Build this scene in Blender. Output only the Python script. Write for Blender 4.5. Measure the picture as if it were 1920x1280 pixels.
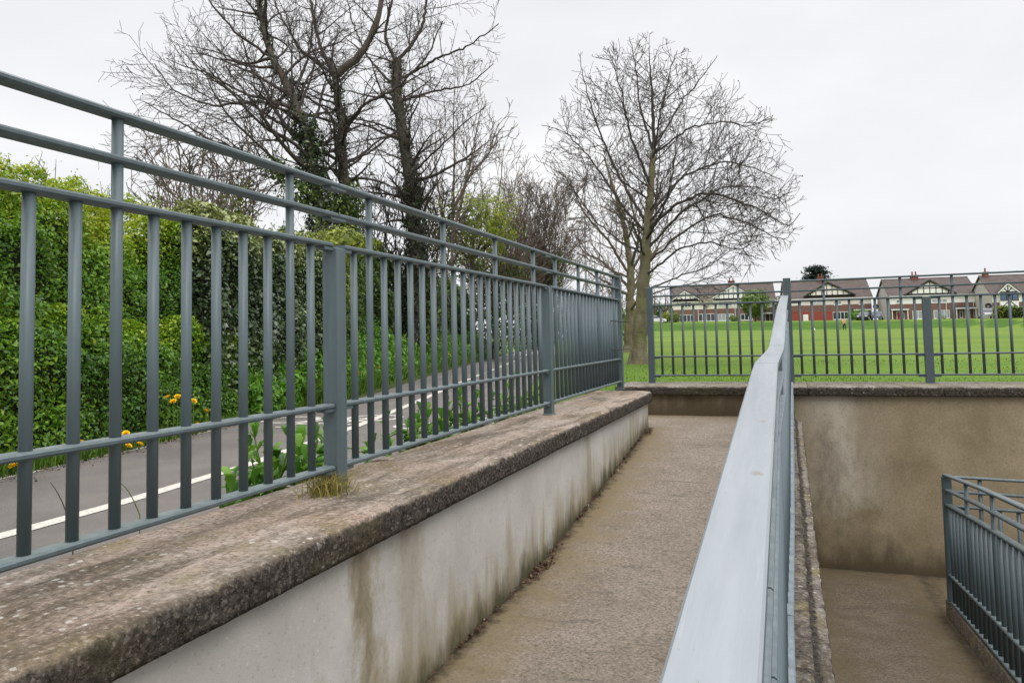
import bpy, bmesh, math, random
import numpy as np
from mathutils import Vector, Matrix, noise as mnoise

# ------------------------------------------------------------------ camera, sky, sun, exposure
for o in list(bpy.data.objects): bpy.data.objects.remove(o)
SC = bpy.context.scene
COL = SC.collection
F, PITCH, YAW, ROLL, CY = 1400.0, .05581, .34968, -.02138, 555.0
_cy, _sy, _cp, _sp = math.cos(YAW), math.sin(YAW), math.cos(PITCH), math.sin(PITCH)
FW = Vector((-_sy*_cp, _cy*_cp, _sp)); _r = Vector((_cy, _sy, 0)); _u = _r.cross(FW)
RT = _r*math.cos(ROLL) + _u*math.sin(ROLL); UP = _u*math.cos(ROLL) - _r*math.sin(ROLL)
cd = bpy.data.cameras.new('camera'); cam = bpy.data.objects.new('camera', cd); COL.objects.link(cam)
cam.matrix_world = Matrix((( RT.x, UP.x, -FW.x, 0), (RT.y, UP.y, -FW.y, 0), (RT.z, UP.z, -FW.z, 0), (0, 0, 0, 1)))
cd.sensor_width = 36; cd.lens = F/1920*36; cd.shift_y = -(640-CY)/1920
cd.clip_start = .05; cd.clip_end = 3000
SC.camera = cam
SC.view_settings.view_transform = 'Standard'; SC.view_settings.look = 'None'
SC.view_settings.exposure = .12; SC.view_settings.gamma = 1

SUN_EL, SUN_AZ = math.radians(50), math.radians(132)   # behind the camera, softened by cloud
w = bpy.data.worlds.new('World'); SC.world = w; w.use_nodes = True
nt = w.node_tree; nt.nodes.clear()
def wn(t, **k):
    n = nt.nodes.new(t)
    for a, b in k.items(): setattr(n, a, b)
    return n
L = nt.links.new
tc = wn('ShaderNodeTexCoord')
sky = wn('ShaderNodeTexSky', sky_type='NISHITA', sun_disc=False, sun_elevation=SUN_EL, sun_rotation=SUN_AZ)
b1 = wn('ShaderNodeBackground'); b1.inputs['Strength'].default_value = .05
L(sky.outputs[0], b1.inputs[0])
sx = wn('ShaderNodeSeparateXYZ'); L(tc.outputs['Generated'], sx.inputs[0])
mp = wn('ShaderNodeMapping'); mp.inputs['Scale'].default_value = (1.2, 1.2, 3.0); L(tc.outputs['Generated'], mp.inputs[0])
nz = wn('ShaderNodeTexNoise'); nz.inputs['Scale'].default_value = 1.6; nz.inputs['Detail'].default_value = 4; nz.inputs['Roughness'].default_value = .5
L(mp.outputs[0], nz.inputs['Vector'])
cr = wn('ShaderNodeValToRGB'); cr.color_ramp.elements[0].position = .3; cr.color_ramp.elements[1].position = .72
cr.color_ramp.elements[0].color = (.80, .805, .845, 1); cr.color_ramp.elements[1].color = (.985, .985, .99, 1)
L(nz.outputs[0], cr.inputs[0])
zr = wn('ShaderNodeMapRange'); zr.inputs['From Min'].default_value = .48; zr.inputs['From Max'].default_value = 1.0
zr.inputs['To Min'].default_value = 1.0; zr.inputs['To Max'].default_value = 3.9
L(sx.outputs['Z'], zr.inputs['Value'])
b2 = wn('ShaderNodeBackground'); L(cr.outputs[0], b2.inputs[0]); L(zr.outputs[0], b2.inputs['Strength'])
mx = wn('ShaderNodeMixShader'); mx.inputs[0].default_value = .93
L(b1.outputs[0], mx.inputs[1]); L(b2.outputs[0], mx.inputs[2])
wo = wn('ShaderNodeOutputWorld'); L(mx.outputs[0], wo.inputs[0])
sd = bpy.data.lights.new('sun', 'SUN'); sd.energy = 1.2; sd.angle = math.radians(30); sd.color = (1, .97, .92)
so = bpy.data.objects.new('sun', sd); COL.objects.link(so)
so.rotation_euler = (math.radians(90)-SUN_EL, 0, math.radians(180)-SUN_AZ)

# ------------------------------------------------------------------ helpers
def ray(px, py): return RT*((px-960)/F) + UP*((CY-py)/F) + FW
def at_y(px, py, Y): d = ray(px, py); return d*(Y/d.y)
def at_z(px, py, Z): d = ray(px, py); return d*(Z/d.z)
def lerp(a, b, t): return a+(b-a)*t
def interp(x, xs, ys): return float(np.interp(x, xs, ys))

def tag(o, label=None, cat=None, group=None, kind=None):
    if label: o['label'] = label
    if cat: o['category'] = cat
    if group: o['group'] = group
    if kind: o['kind'] = kind
    return o
def empty(name, loc=(0, 0, 0), rz=0):
    o = bpy.data.objects.new(name, None); COL.objects.link(o); o.location = loc; o.rotation_euler = (0, 0, rz)
    o.empty_display_size = .1
    return o
def link(name, me, mat, parent=None, smooth=False):
    o = bpy.data.objects.new(name, me); COL.objects.link(o)
    if parent is not None: o.parent = parent
    for m in (mat if isinstance(mat, (list, tuple)) else [mat]): me.materials.append(m)
    if smooth: me.polygons.foreach_set('use_smooth', [True]*len(me.polygons))
    return o
def copy_tree(o, parent=None):
    c = o.copy(); COL.objects.link(c)
    if parent is not None: c.parent = parent
    for ch in list(o.children): copy_tree(ch, c)
    return c

class MB:
    def __init__(s): s.v = []; s.f = []; s.m = []
    def add(s, vs, fs, mi=0):
        n = len(s.v); s.v += [tuple(v) for v in vs]; s.f += [tuple(i+n for i in f) for f in fs]; s.m += [mi]*len(fs)
    def box(s, x0, x1, y0, y1, z0, z1, mi=0):
        s.add([(x0,y0,z0),(x1,y0,z0),(x1,y1,z0),(x0,y1,z0),(x0,y0,z1),(x1,y0,z1),(x1,y1,z1),(x0,y1,z1)],
              [(3,2,1,0),(4,5,6,7),(0,1,5,4),(1,2,6,5),(2,3,7,6),(3,0,4,7)], mi)
    def prism(s, prof, axis, a, b, mi=0):
        # prof: list of 2D points; axis 'x' -> (y,z), 'y' -> (x,z), 'z' -> (x,y)
        def P(p, t): return (t,p[0],p[1]) if axis == 'x' else (p[0],t,p[1]) if axis == 'y' else (p[0],p[1],t)
        n = len(prof)
        s.add([P(p,a) for p in prof]+[P(p,b) for p in prof],
              [tuple(range(n))[::-1], tuple(range(n,2*n))]+[(i,(i+1)%n,n+(i+1)%n,n+i) for i in range(n)], mi)
    def cyl(s, p0, p1, r0, r1=None, n=12, mi=0, caps=True):
        r1 = r0 if r1 is None else r1
        p0, p1 = Vector(p0), Vector(p1); d = (p1-p0).normalized()
        a = d.orthogonal().normalized(); b = d.cross(a)
        vs = []
        for p, r in ((p0,r0),(p1,r1)):
            for i in range(n):
                t = 2*math.pi*i/n; vs.append(p+a*(r*math.cos(t))+b*(r*math.sin(t)))
        fs = [(i,(i+1)%n,n+(i+1)%n,n+i) for i in range(n)]
        if caps: fs += [tuple(range(n))[::-1], tuple(range(n,2*n))]
        s.add(vs, fs, mi)
    def sweep(s, path, section, mi=0, closed_caps=True, up=(0,0,1)):
        # section in (side, up) offsets, swept along path with side = horizontal normal
        n = len(section); rings = []
        P = [Vector(p) for p in path]
        for i, p in enumerate(P):
            t = (P[min(i+1,len(P)-1)]-P[max(i-1,0)]).normalized()
            side = t.cross(Vector(up)).normalized(); u = side.cross(t).normalized()
            rings.append([p+side*a+u*b for a, b in section])
        vs = [v for r in rings for v in r]; fs = []
        for i in range(len(P)-1):
            for j in range(n): fs.append((i*n+j, i*n+(j+1)%n, (i+1)*n+(j+1)%n, (i+1)*n+j))
        if closed_caps: fs += [tuple(range(n))[::-1], tuple(range((len(P)-1)*n, len(P)*n))]
        s.add(vs, fs, mi)
    def build(s, name, mat, parent=None, smooth=False, bevel=0, recalc=True):
        me = bpy.data.meshes.new(name); me.from_pydata(s.v, [], s.f); me.update()
        if recalc:
            bm = bmesh.new(); bm.from_mesh(me); bmesh.ops.recalc_face_normals(bm, faces=bm.faces); 
            bm.to_mesh(me); bm.free()
        o = link(name, me, mat, parent, smooth)
        if any(s.m): me.polygons.foreach_set('material_index', s.m)
        if bevel:
            b = o.modifiers.new('bevel', 'BEVEL'); b.width = bevel; b.segments = 2; b.limit_method = 'ANGLE'; b.angle_limit = math.radians(40)
        return o

def fast_mesh(name, V, FC, attr=None):
    """V (n,3), FC (m,k) -> mesh, optional per-face float attribute rnd"""
    me = bpy.data.meshes.new(name); k = FC.shape[1]
    me.vertices.add(len(V)); me.vertices.foreach_set('co', np.asarray(V, np.float32).ravel())
    me.loops.add(FC.size); me.loops.foreach_set('vertex_index', FC.astype(np.int32).ravel())
    me.polygons.add(len(FC)); me.polygons.foreach_set('loop_start', np.arange(0, FC.size, k, dtype=np.int32))
    me.polygons.foreach_set('loop_total', np.full(len(FC), k, np.int32))
    me.update(calc_edges=True)
    if attr is not None:
        a = me.attributes.new('rnd', 'FLOAT', 'FACE'); a.data.foreach_set('value', np.asarray(attr, np.float32))
    return me

# ------------------------------------------------------------------ materials
class Mat:
    def __init__(s, name, rough=.8, spec=.3):
        s.m = bpy.data.materials.new(name); s.m.use_nodes = True; s.t = s.m.node_tree
        s.b = s.t.nodes['Principled BSDF']; s.b.inputs['Roughness'].default_value = rough
        s.b.inputs['Specular IOR Level'].default_value = spec
        s._tc = None
    def n(s, t, **k):
        n = s.t.nodes.new(t)
        for a, b in k.items(): setattr(n, a, b)
        return n
    def l(s, a, b): s.t.links.new(a, b)
    def co(s, scale=(1,1,1), rot=(0,0,0), kind='Object'):
        if s._tc is None: s._tc = s.n('ShaderNodeTexCoord')
        if scale == (1,1,1) and rot == (0,0,0): return s._tc.outputs[kind]
        m = s.n('ShaderNodeMapping'); m.inputs['Scale'].default_value = scale; m.inputs['Rotation'].default_value = rot
        s.l(s._tc.outputs[kind], m.inputs[0]); return m.outputs[0]
    def geo(s):
        g = s.n('ShaderNodeNewGeometry'); return g
    def noise(s, scale, detail=4, rough=.55, co=None, dist=0):
        t = s.n('ShaderNodeTexNoise'); t.inputs['Scale'].default_value = scale; t.inputs['Detail'].default_value = detail
        t.inputs['Roughness'].default_value = rough; t.inputs['Distortion'].default_value = dist
        s.l(co if co is not None else s.co(), t.inputs['Vector']); return t.outputs[0]
    def voro(s, scale, co=None, out='Distance', feature='F1'):
        t = s.n('ShaderNodeTexVoronoi', feature=feature); t.inputs['Scale'].default_value = scale
        s.l(co if co is not None else s.co(), t.inputs['Vector']); return t.outputs[out]
    def ramp(s, fac, stops, interp='LINEAR'):
        r = s.n('ShaderNodeValToRGB'); e = r.color_ramp.elements; r.color_ramp.interpolation = interp
        while len(e) < len(stops): e.new(.5)
        for i, (p, c) in enumerate(stops):
            e[i].position = p; e[i].color = (c[0], c[1], c[2], 1) if hasattr(c, '__len__') else (c, c, c, 1)
        s.l(fac, r.inputs[0]); return r.outputs[0]
    def mix(s, fac, a, b, mode='MIX'):
        m = s.n('ShaderNodeMix', data_type='RGBA', blend_type=mode)
        for v, i in ((fac, 0), (a, 6), (b, 7)):
            if hasattr(v, 'is_output'): s.l(v, m.inputs[i])
            elif i == 0: m.inputs[0].default_value = v
            else: m.inputs[i].default_value = (v[0], v[1], v[2], 1)
        return m.outputs[2]
    def math(s, op, a, b=0.0, clamp=False):
        m = s.n('ShaderNodeMath', operation=op, use_clamp=clamp)
        for i, v in enumerate((a, b)):
            if hasattr(v, 'is_output'): s.l(v, m.inputs[i])
            else: m.inputs[i].default_value = v
        return m.outputs[0]
    def attr(s, name):
        a = s.n('ShaderNodeAttribute', attribute_name=name); return a.outputs['Fac']
    def sep(s, vec, i):
        x = s.n('ShaderNodeSeparateXYZ'); s.l(vec, x.inputs[0]); return x.outputs[i]
    def color(s, c):
        if hasattr(c, 'is_output'): s.l(c, s.b.inputs['Base Color'])
        else: s.b.inputs['Base Color'].default_value = (c[0], c[1], c[2], 1)
        return s
    def rough(s, f): s.l(f, s.b.inputs['Roughness'])
    def bump(s, h, strength=.4, dist=.01):
        b = s.n('ShaderNodeBump'); b.inputs['Strength'].default_value = strength; b.inputs['Distance'].default_value = dist
        s.l(h, b.inputs['Height']); s.l(b.outputs[0], s.b.inputs['Normal'])

def srgb(r, g, b):
    f = lambda c: (c/255/12.92) if c <= 10 else ((c/255+.055)/1.055)**2.4
    return (f(r), f(g), f(b))
def plain(name, c, rough=.7, spec=.3, var=.12, scale=6):
    m = Mat(name, rough, spec); n = m.noise(scale, 5)
    m.color(m.mix(n, [x*(1-var) for x in c], [min(1, x*(1+var)) for x in c])); m.bump(n, .1, .005)
    return m.m

def steel(name, c, pale, rough=.45, chips=0):
    m = Mat(name, rough, .5)
    n = m.noise(5, 6); f = m.noise(160, 3)
    col = m.mix(m.ramp(n, [(.35, 0), (.7, 1)]), c, [x*1.14 for x in c])
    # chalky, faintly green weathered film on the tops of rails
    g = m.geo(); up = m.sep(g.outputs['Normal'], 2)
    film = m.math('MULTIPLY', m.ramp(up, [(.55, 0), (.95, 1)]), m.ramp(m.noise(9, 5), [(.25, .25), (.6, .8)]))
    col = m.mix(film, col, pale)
    run = m.ramp(m.noise(1, 5, .7, m.co((26, 26, 2.2))), [(.42, .35), (.62, 0)]); col = m.mix(run, col, [x*.55 for x in c])
    rust = m.ramp(m.noise(19, 6, .8), [(.715, 0), (.75, .8)]); col = m.mix(rust, col, (.16, .085, .045))
    if chips:
        ch = m.ramp(m.noise(26, 5, .7, m.co((1, 1, .22))), [(.69, 0), (.71, 1)])
        col = m.mix(ch, col, (.5, .52, .5))
    m.color(col); m.rough(m.ramp(n, [(.3, rough-.08), (.7, rough+.1)])); m.bump(f, .06, .002)
    return m.m
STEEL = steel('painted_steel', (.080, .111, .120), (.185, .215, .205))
STEEL_DK = steel('painted_steel_shaded', (.055, .078, .087), (.14, .165, .16))  # darker copy of the railing paint, with shade put into its colour
STEEL_CH = steel('painted_steel_chipped', (.074, .106, .117), (.185, .215, .205), chips=1)
def handrail_mat():
    m = Mat('worn_handrail_paint', .36, .6)
    n = m.noise(2.2, 6, .6, m.co((6, .6, 2))); sc = m.noise(40, 4, .6, m.co((8, .5, 4)))
    col = m.mix(m.ramp(n, [(.35, 0), (.65, 1)]), (.19, .214, .234), (.25, .272, .287))
    spots = m.ramp(m.noise(6.5, 5, .65, m.co((2.6, 1, 1))), [(.655, 0), (.70, 1)])
    col = m.mix(m.math('MULTIPLY', spots, .5), col, (.15, .145, .125)); scr = m.ramp(m.noise(30, 3, .6, m.co((3, .12, 1))), [(.66, 0), (.70, .35)]); col = m.mix(scr, col, (.30, .32, .33)); gr_ = m.ramp(m.noise(1, 6, .7, m.co((16, .8, 3))), [(.38, .22), (.58, 0)]); col = m.mix(gr_, col, (.135, .15, .155)); sp_ = m.ramp(m.noise(120, 3, .7, m.co((1, .6, 1))), [(.70, 0), (.74, .55)]); col = m.mix(sp_, col, (.10, .10, .095))
    for px, py, rr in ((1417, 888, .0065), (1428, 890, .0035), (1430, 791, .006), (1452, 812, .003)):
        d_ = ray(px, py); t_ = -.2
        for _ in range(30): y_ = (d_*(t_/d_.z)).y; t_ = float(np.interp(y_, [0, 2.9, 4.5, 7], [-.348, -.111, -.08, .2]))
        q_ = d_*(t_/d_.z); v_ = m.n('ShaderNodeVectorMath', operation='DISTANCE'); m.l(m.co((1, .55, 0)), v_.inputs[0]); v_.inputs[1].default_value = (q_.x, q_.y*.55, 0)
        k_ = m.ramp(m.math('ADD', m.math('DIVIDE', v_.outputs['Value'], rr*2.2), m.math('MULTIPLY', m.math('SUBTRACT', m.noise(140, 4, .7), .5), 1.6)), [(.35, .6), (.65, 0)]); col = m.mix(k_, col, (.16, .12, .075))
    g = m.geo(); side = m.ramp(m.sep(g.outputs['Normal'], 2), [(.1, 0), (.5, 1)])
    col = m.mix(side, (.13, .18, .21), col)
    m.color(col); m.rough(m.ramp(sc, [(.3, .3), (.7, .46)])); m.bump(sc, .03, .002)
    return m.m
HANDRAIL = handrail_mat()
STEEL_MID = steel('painted_steel_pale', (.098, .134, .152), (.235, .27, .29))  # weathered pale paint, lightened further to offset shade under the handrail

def coping_mat(name, t0, t1, dkm, moss, pink=.8):
    m = Mat(name, .95, .15)
    co = m.co()
    fine = m.noise(58, 6, .8); mid = m.noise(12, 6, .72); peb = m.voro(62, out='Color'); pebd = m.voro(62); big = m.noise(2.6, 5, .6); band = m.noise(1.9, 6, .68, m.co((3.0, .6, 2)), .6)
    agg = m.voro(120)
    top = m.mix(m.ramp(mid, [(.34, 0), (.66, 1)]), t0, t1)
    top = m.mix(m.ramp(big, [(.42, 0), (.60, pink)]), top, (.34, .225, .165))
    top = m.mix(m.ramp(band, [(.47, 0), (.60, .8)]), top, (.10, .08, .056))
    top = m.mix(m.ramp(m.noise(2.7, 5, .65), [(.52, 0), (.66, .75)]), top, (.19, .15, .075))
    pv = m.sep(peb, 0); inside = m.ramp(pebd, [(.28, 1), (.5, 0)])
    top = m.mix(m.math('MULTIPLY', inside, m.ramp(pv, [(.70, 0), (.85, .35)])), top, (.50, .44, .37)); top = m.mix(m.math('MULTIPLY', inside, m.ramp(pv, [(.12, .4), (.25, 0)])), top, (.09, .072, .058))
    top = m.mix(m.ramp(fine, [(.36, .85), (.50, 0)]), top, (.075, .058, .047))
    top = m.mix(m.ramp(fine, [(.55, 0), (.68, .7)]), top, (.52, .45, .39))
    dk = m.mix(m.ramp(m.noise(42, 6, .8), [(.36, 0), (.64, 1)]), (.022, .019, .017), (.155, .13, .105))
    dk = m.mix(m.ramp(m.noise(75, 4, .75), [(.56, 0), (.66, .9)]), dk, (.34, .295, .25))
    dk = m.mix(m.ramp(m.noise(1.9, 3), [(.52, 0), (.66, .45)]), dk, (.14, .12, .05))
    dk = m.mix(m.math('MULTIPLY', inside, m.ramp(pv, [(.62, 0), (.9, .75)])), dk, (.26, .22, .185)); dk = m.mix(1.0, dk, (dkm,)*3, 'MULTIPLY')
    top = m.mix(m.ramp(m.noise(3.1, 5, .65), [(.56, 0), (.68, moss)]), top, (.215, .175, .065))
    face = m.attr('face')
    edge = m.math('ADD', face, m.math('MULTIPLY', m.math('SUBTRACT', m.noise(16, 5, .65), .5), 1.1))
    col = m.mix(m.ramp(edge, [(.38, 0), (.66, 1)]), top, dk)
    # pale lichen discs, unevenly scattered
    v = m.voro(34, out='Distance'); vc = m.voro(34, out='Color')
    pick = m.ramp(m.sep(vc, 0), [(.60, 0), (.62, 1)]); size = m.math('ADD', m.math('MULTIPLY', m.math('POWER', m.sep(vc, 1), 2.2), .34), .06)
    disc = m.math('MULTIPLY', m.math('LESS_THAN', m.math('ADD', v, m.math('MULTIPLY', m.math('SUBTRACT', m.noise(110, 3, .7), .5), .5)), size), pick)
    dens = m.ramp(m.noise(2.1, 3), [(.40, 0), (.6, 1)])
    col = m.mix(m.math('MULTIPLY', m.math('MULTIPLY', disc, m.math('MULTIPLY', dens, m.ramp(edge, [(.4, 1), (.6, .3)]))), .8), col, (.56, .54, .49))
    m.color(col)
    h = m.math('ADD', m.math('MULTIPLY', fine, .6), m.math('MULTIPLY', m.noise(48, 4, .65), m.math('ADD', m.math('MULTIPLY', face, 1.6), .5)))
    m.bump(h, .9, .014)
    return m.m
COPING = coping_mat('weathered_coping_concrete', (.235, .195, .158), (.425, .36, .30), .62, .45, .5)
COPING_BROWN = coping_mat('brown_mossy_kerb_concrete', (.10, .082, .056), (.20, .165, .115), 1.0, .95, .2)
COPING_GREY = coping_mat('grey_lichened_concrete', (.14, .125, .105), (.30, .278, .242), .5, .5, .12)

def render_mat(name, base_a, base_b, stain, moss, patch=None, soft=.6, cols=None):
    m = Mat(name, .93, .15)
    w_ = m.attr('wet')     # metres above the foot of the wall
    n1 = m.noise(2.5, 5, .6); st = m.noise(2.6, 6, .65, m.co((2.2, 2.2, .35))); fine = m.noise(220, 3, .6); speck = m.noise(60, 5, .75)
    col = m.mix(m.ramp(n1, [(.35, 0), (.68, 1)]), base_a, base_b)
    col = m.mix(m.ramp(speck, [(.30, .6), (.42, 0)]), col, [x*.5 for x in base_a])
    col = m.mix(m.ramp(speck, [(.60, 0), (.72, .5)]), col, [min(1, x*1.45) for x in base_b])
    hgt = m.math('ADD', w_, m.math('MULTIPLY', m.math('SUBTRACT', st, .5), -1.15))
    col = m.mix(m.ramp(hgt, [(-.02, .85), (.30, 0)]), col, stain)
    st2 = m.noise(5, 6, .7, m.co((1, 1, .38)))
    hg2 = m.math('ADD', w_, m.math('MULTIPLY', m.math('SUBTRACT', st2, .5), -.75*soft))
    col = m.mix(m.ramp(hg2, [(-.02, .9), (.13, 0)]), col, moss)
    run = m.ramp(m.noise(3.2, 4, .6, m.co((3.4, 3.4, .12))), [(.63, 0), (.76, .4)])
    tp = m.ramp(m.attr('fromtop'), [(.05, 1), (.42, 0)])
    col = m.mix(m.math('MULTIPLY', run, tp), col, [x*.55 for x in stain])
    if cols:
        yv = m.math('ADD', m.sep(m.co(), 1), m.math('MULTIPLY', m.math('SUBTRACT', m.noise(2.6, 6, .7, m.co((1, 1, .6))), .5), .55))
        for yc, hw, am in cols:
            d_ = m.math('ABSOLUTE', m.math('SUBTRACT', yv, yc)); k_ = m.math('MULTIPLY', m.ramp(m.math('DIVIDE', d_, hw), [(.35, 1), (1.0, 0)]), am)
            col = m.mix(k_, col, stain); k2 = m.math('MULTIPLY', m.ramp(m.math('DIVIDE', d_, hw*.4), [(.2, 1), (1.0, 0)]), m.math('MULTIPLY', m.ramp(m.noise(6, 5, .7, m.co((1, 1, .3))), [(.4, 0), (.6, 1)]), am*.8))
            col = m.mix(k2, col, [x*.5 for x in stain])
    if patch:
        for pc in patch: col = pc(m, col)
    m.color(col); m.bump(m.math('ADD', fine, m.noise(30, 4)), .3, .004)
    return m.m
WALL_PALE = render_mat('pale_rendered_wall', (.405, .388, .355), (.50, .482, .445), (.25, .205, .12), (.062, .058, .028), cols=[(2.34, .09, .7), (2.60, .13, .4), (5.42, .16, .45)])
def patch_back(m, col):
    big = m.noise(1.1, 5, .6); 
    x = m.sep(m.co(), 0)
    pale = m.math('MULTIPLY', m.ramp(m.math('ADD', x, m.math('MULTIPLY', big, .9)), [(.78, 0), (.95, 1), (1.0, 1)]),
                  m.ramp(m.math('ADD', x, m.math('MULTIPLY', m.noise(2.3, 4), .55)), [(0, 1), (1.0, 1)]))
    xn = m.n('ShaderNodeMapRange'); xn.inputs['From Min'].default_value = .05; xn.inputs['From Max'].default_value = 1.25
    m.l(m.math('ADD', x, m.math('MULTIPLY', m.math('SUBTRACT', m.noise(2.4, 5, .6, m.co((1, 1, .3))), .5), .7)), xn.inputs[0])
    band = m.ramp(xn.outputs[0], [(.0, .1), (.22, .55), (.45, .85), (.60, .25), (.8, 0)])
    zz = m.ramp(m.math('ADD', m.attr('wet'), m.math('MULTIPLY', m.math('SUBTRACT', m.noise(3, 5), .5), .8)), [(.55, 0), (.80, 1)])
    col = m.mix(m.math('MULTIPLY', band, m.math('MULTIPLY', zz, .9)), col, (.50, .455, .375))
    dk = m.ramp(m.noise(1.9, 6, .7, m.co((1.3, 1, .5))), [(.47, 0), (.66, .75)])
    col = m.mix(m.math('MULTIPLY', dk, m.ramp(xn.outputs[0], [(.10, 1), (.9, .30)])), col, (.085, .07, .048))
    gr = m.noise(48, 5, .8); col = m.mix(m.ramp(gr, [(.36, .45), (.48, 0)]), col, (.10, .078, .048)); col = m.mix(m.ramp(gr, [(.56, 0), (.68, .45)]), col, (.36, .32, .25))
    low = m.ramp(m.math('ADD', m.attr('wet'), m.math('MULTIPLY', m.math('SUBTRACT', m.noise(3.3, 6, .7), .5), .7)), [(.05, .7), (.42, 0)]); col = m.mix(low, col, (.09, .068, .040))
    hl = m.ramp(m.voro(4.2), [(.008, .8), (.016, 0)])
    return m.mix(hl, col, (.35, .32, .28))
WALL_BROWN = render_mat('stained_brown_rendered_wall', (.225, .180, .110), (.315, .258, .17), (.085, .066, .042), (.045, .037, .025), [patch_back], .45)

def ramp_floor_mat(name, a, b, moss, dark):
    m = Mat(name, .95, .15)
    mid = m.noise(3.2, 6, .62); fine = m.noise(75, 5, .75); agg = m.voro(95); lines = m.noise(9, 6, .75, m.co((.28, 3.4, 1))); pits = m.noise(34, 5, .8)
    col = m.mix(m.ramp(mid, [(.35, 0), (.66, 1)]), a, b)
    col = m.mix(m.ramp(m.noise(60, 3, .6), [(.35, .6), (.52, 0)]), col, [x*.52 for x in a])
    col = m.mix(m.ramp(agg, [(.0, .5), (.2, 0)]), col, [min(1, x*1.5) for x in b])
    col = m.mix(m.ramp(lines, [(.33, .45), (.40, 0)]), col, [x*.5 for x in a])
    col = m.mix(m.ramp(fine, [(.36, .8), (.5, 0)]), col, [x*.4 for x in a])
    col = m.mix(m.ramp(fine, [(.56, 0), (.68, .55)]), col, [min(1, x*1.55) for x in b])
    col = m.mix(m.ramp(pits, [(.36, .75), (.46, 0)]), col, [x*.45 for x in a]); col = m.mix(m.ramp(pits, [(.57, 0), (.68, .45)]), col, [min(1, x*1.4) for x in b])
    wv = m.n('ShaderNodeTexWave', wave_type='BANDS', bands_direction='Y'); wv.inputs['Scale'].default_value = .95; wv.inputs['Distortion'].default_value = 9.0; wv.inputs['Detail'].default_value = 5; wv.inputs['Detail Scale'].default_value = 1.1; m.l(m.co((.6, 1, 1)), wv.inputs[0])
    crk = m.math('MULTIPLY', m.ramp(wv.outputs[0], [(.008, .45), (.03, 0)]), m.ramp(m.noise(3, 4), [(.50, 0), (.62, 1)])); col = m.mix(crk, col, [x*.35 for x in a])
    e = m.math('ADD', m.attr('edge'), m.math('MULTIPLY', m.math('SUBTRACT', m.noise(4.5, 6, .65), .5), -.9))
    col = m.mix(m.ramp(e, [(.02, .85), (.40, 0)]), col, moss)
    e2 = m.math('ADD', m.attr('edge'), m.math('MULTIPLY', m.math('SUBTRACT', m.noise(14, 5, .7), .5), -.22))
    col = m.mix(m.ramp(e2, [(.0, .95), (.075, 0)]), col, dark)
    m.color(col)
    m.bump(m.math('ADD', m.math('MULTIPLY', fine, .6), m.math('ADD', m.math('MULTIPLY', lines, 1.2), pits)), .75, .010)
    return m.m
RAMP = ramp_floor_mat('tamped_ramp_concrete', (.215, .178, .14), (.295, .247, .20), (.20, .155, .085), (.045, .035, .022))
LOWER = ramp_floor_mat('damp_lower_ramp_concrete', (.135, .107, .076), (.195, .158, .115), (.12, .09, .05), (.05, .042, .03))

def asphalt():
    m = Mat('path_asphalt', .92, .2)
    fine = m.noise(240, 2, .6); mid = m.noise(1.6, 5); agg = m.voro(150)
    col = m.mix(m.ramp(mid, [(.35, 0), (.7, 1)]), (.135, .122, .112), (.19, .17, .155))
    col = m.mix(m.ramp(agg, [(.0, .6), (.3, 0)]), col, (.30, .28, .26)); col = m.mix(m.ramp(fine, [(.38, .7), (.5, 0)]), col, (.045, .042, .04))
    m.color(col); m.bump(m.math('ADD', fine, agg), .5, .006); return m.m
ASPHALT = asphalt()
def paint():
    m = Mat('worn_road_paint', .7, .3)
    n = m.noise(60, 4, .7); col = m.mix(m.ramp(n, [(.36, 0), (.47, 1)]), (.28, .255, .23), (.50, .47, .415))
    m.color(col); m.bump(n, .2, .003); return m.m
PAINT = paint()
def grass_field():
    m = Mat('mown_grass', .9, .15)
    big = m.noise(.06, 4, .6, m.co((.35, 2.2, 1))); mid = m.noise(.9, 5, .6, m.co((.5, 1.6, 1))); fine = m.noise(22, 4, .7, m.co((1, 1, 1)))
    y = m.sep(m.co(), 1)
    col = m.mix(m.ramp(big, [(.38, 0), (.62, 1)]), (.100, .165, .022), (.155, .215, .030))
    col = m.mix(m.ramp(mid, [(.30, .7), (.55, 0)]), col, (.060, .125, .014))
    near = m.n('ShaderNodeMapRange'); near.inputs['From Min'].default_value = 11; near.inputs['From Max'].default_value = 24
    m.l(m.math('ADD', y, m.math('MULTIPLY', m.noise(.5, 3), 5)), near.inputs[0])
    col = m.mix(near.outputs[0], m.mix(fine, (.065, .135, .012), (.095, .18, .017)), col)
    bare = m.ramp(m.noise(.35, 4, .6, m.co((.6, 3, 1))), [(.64, 0), (.72, .35)])
    col = m.mix(bare, col, (.20, .24, .07))
    col = m.mix(m.ramp(fine, [(.34, .5), (.5, 0)]), col, (.035, .08, .01))
    bk = m.ramp(m.math('ADD', m.attr('bank'), m.math('MULTIPLY', m.math('SUBTRACT', m.noise(.7, 4), .5), .5)), [(.35, 0), (.6, 1)])
    col = m.mix(bk, col, m.mix(m.ramp(m.noise(.5, 4, .6, m.co((.4, 2, 2))), [(.35, 0), (.65, 1)]), (.040, .095, .012), (.070, .135, .018)))  # richer bank grass, its green also darkened in place of weaker light
    m.color(col); m.bump(fine, .6, .05); return m.m
GRASS = grass_field()
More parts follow.
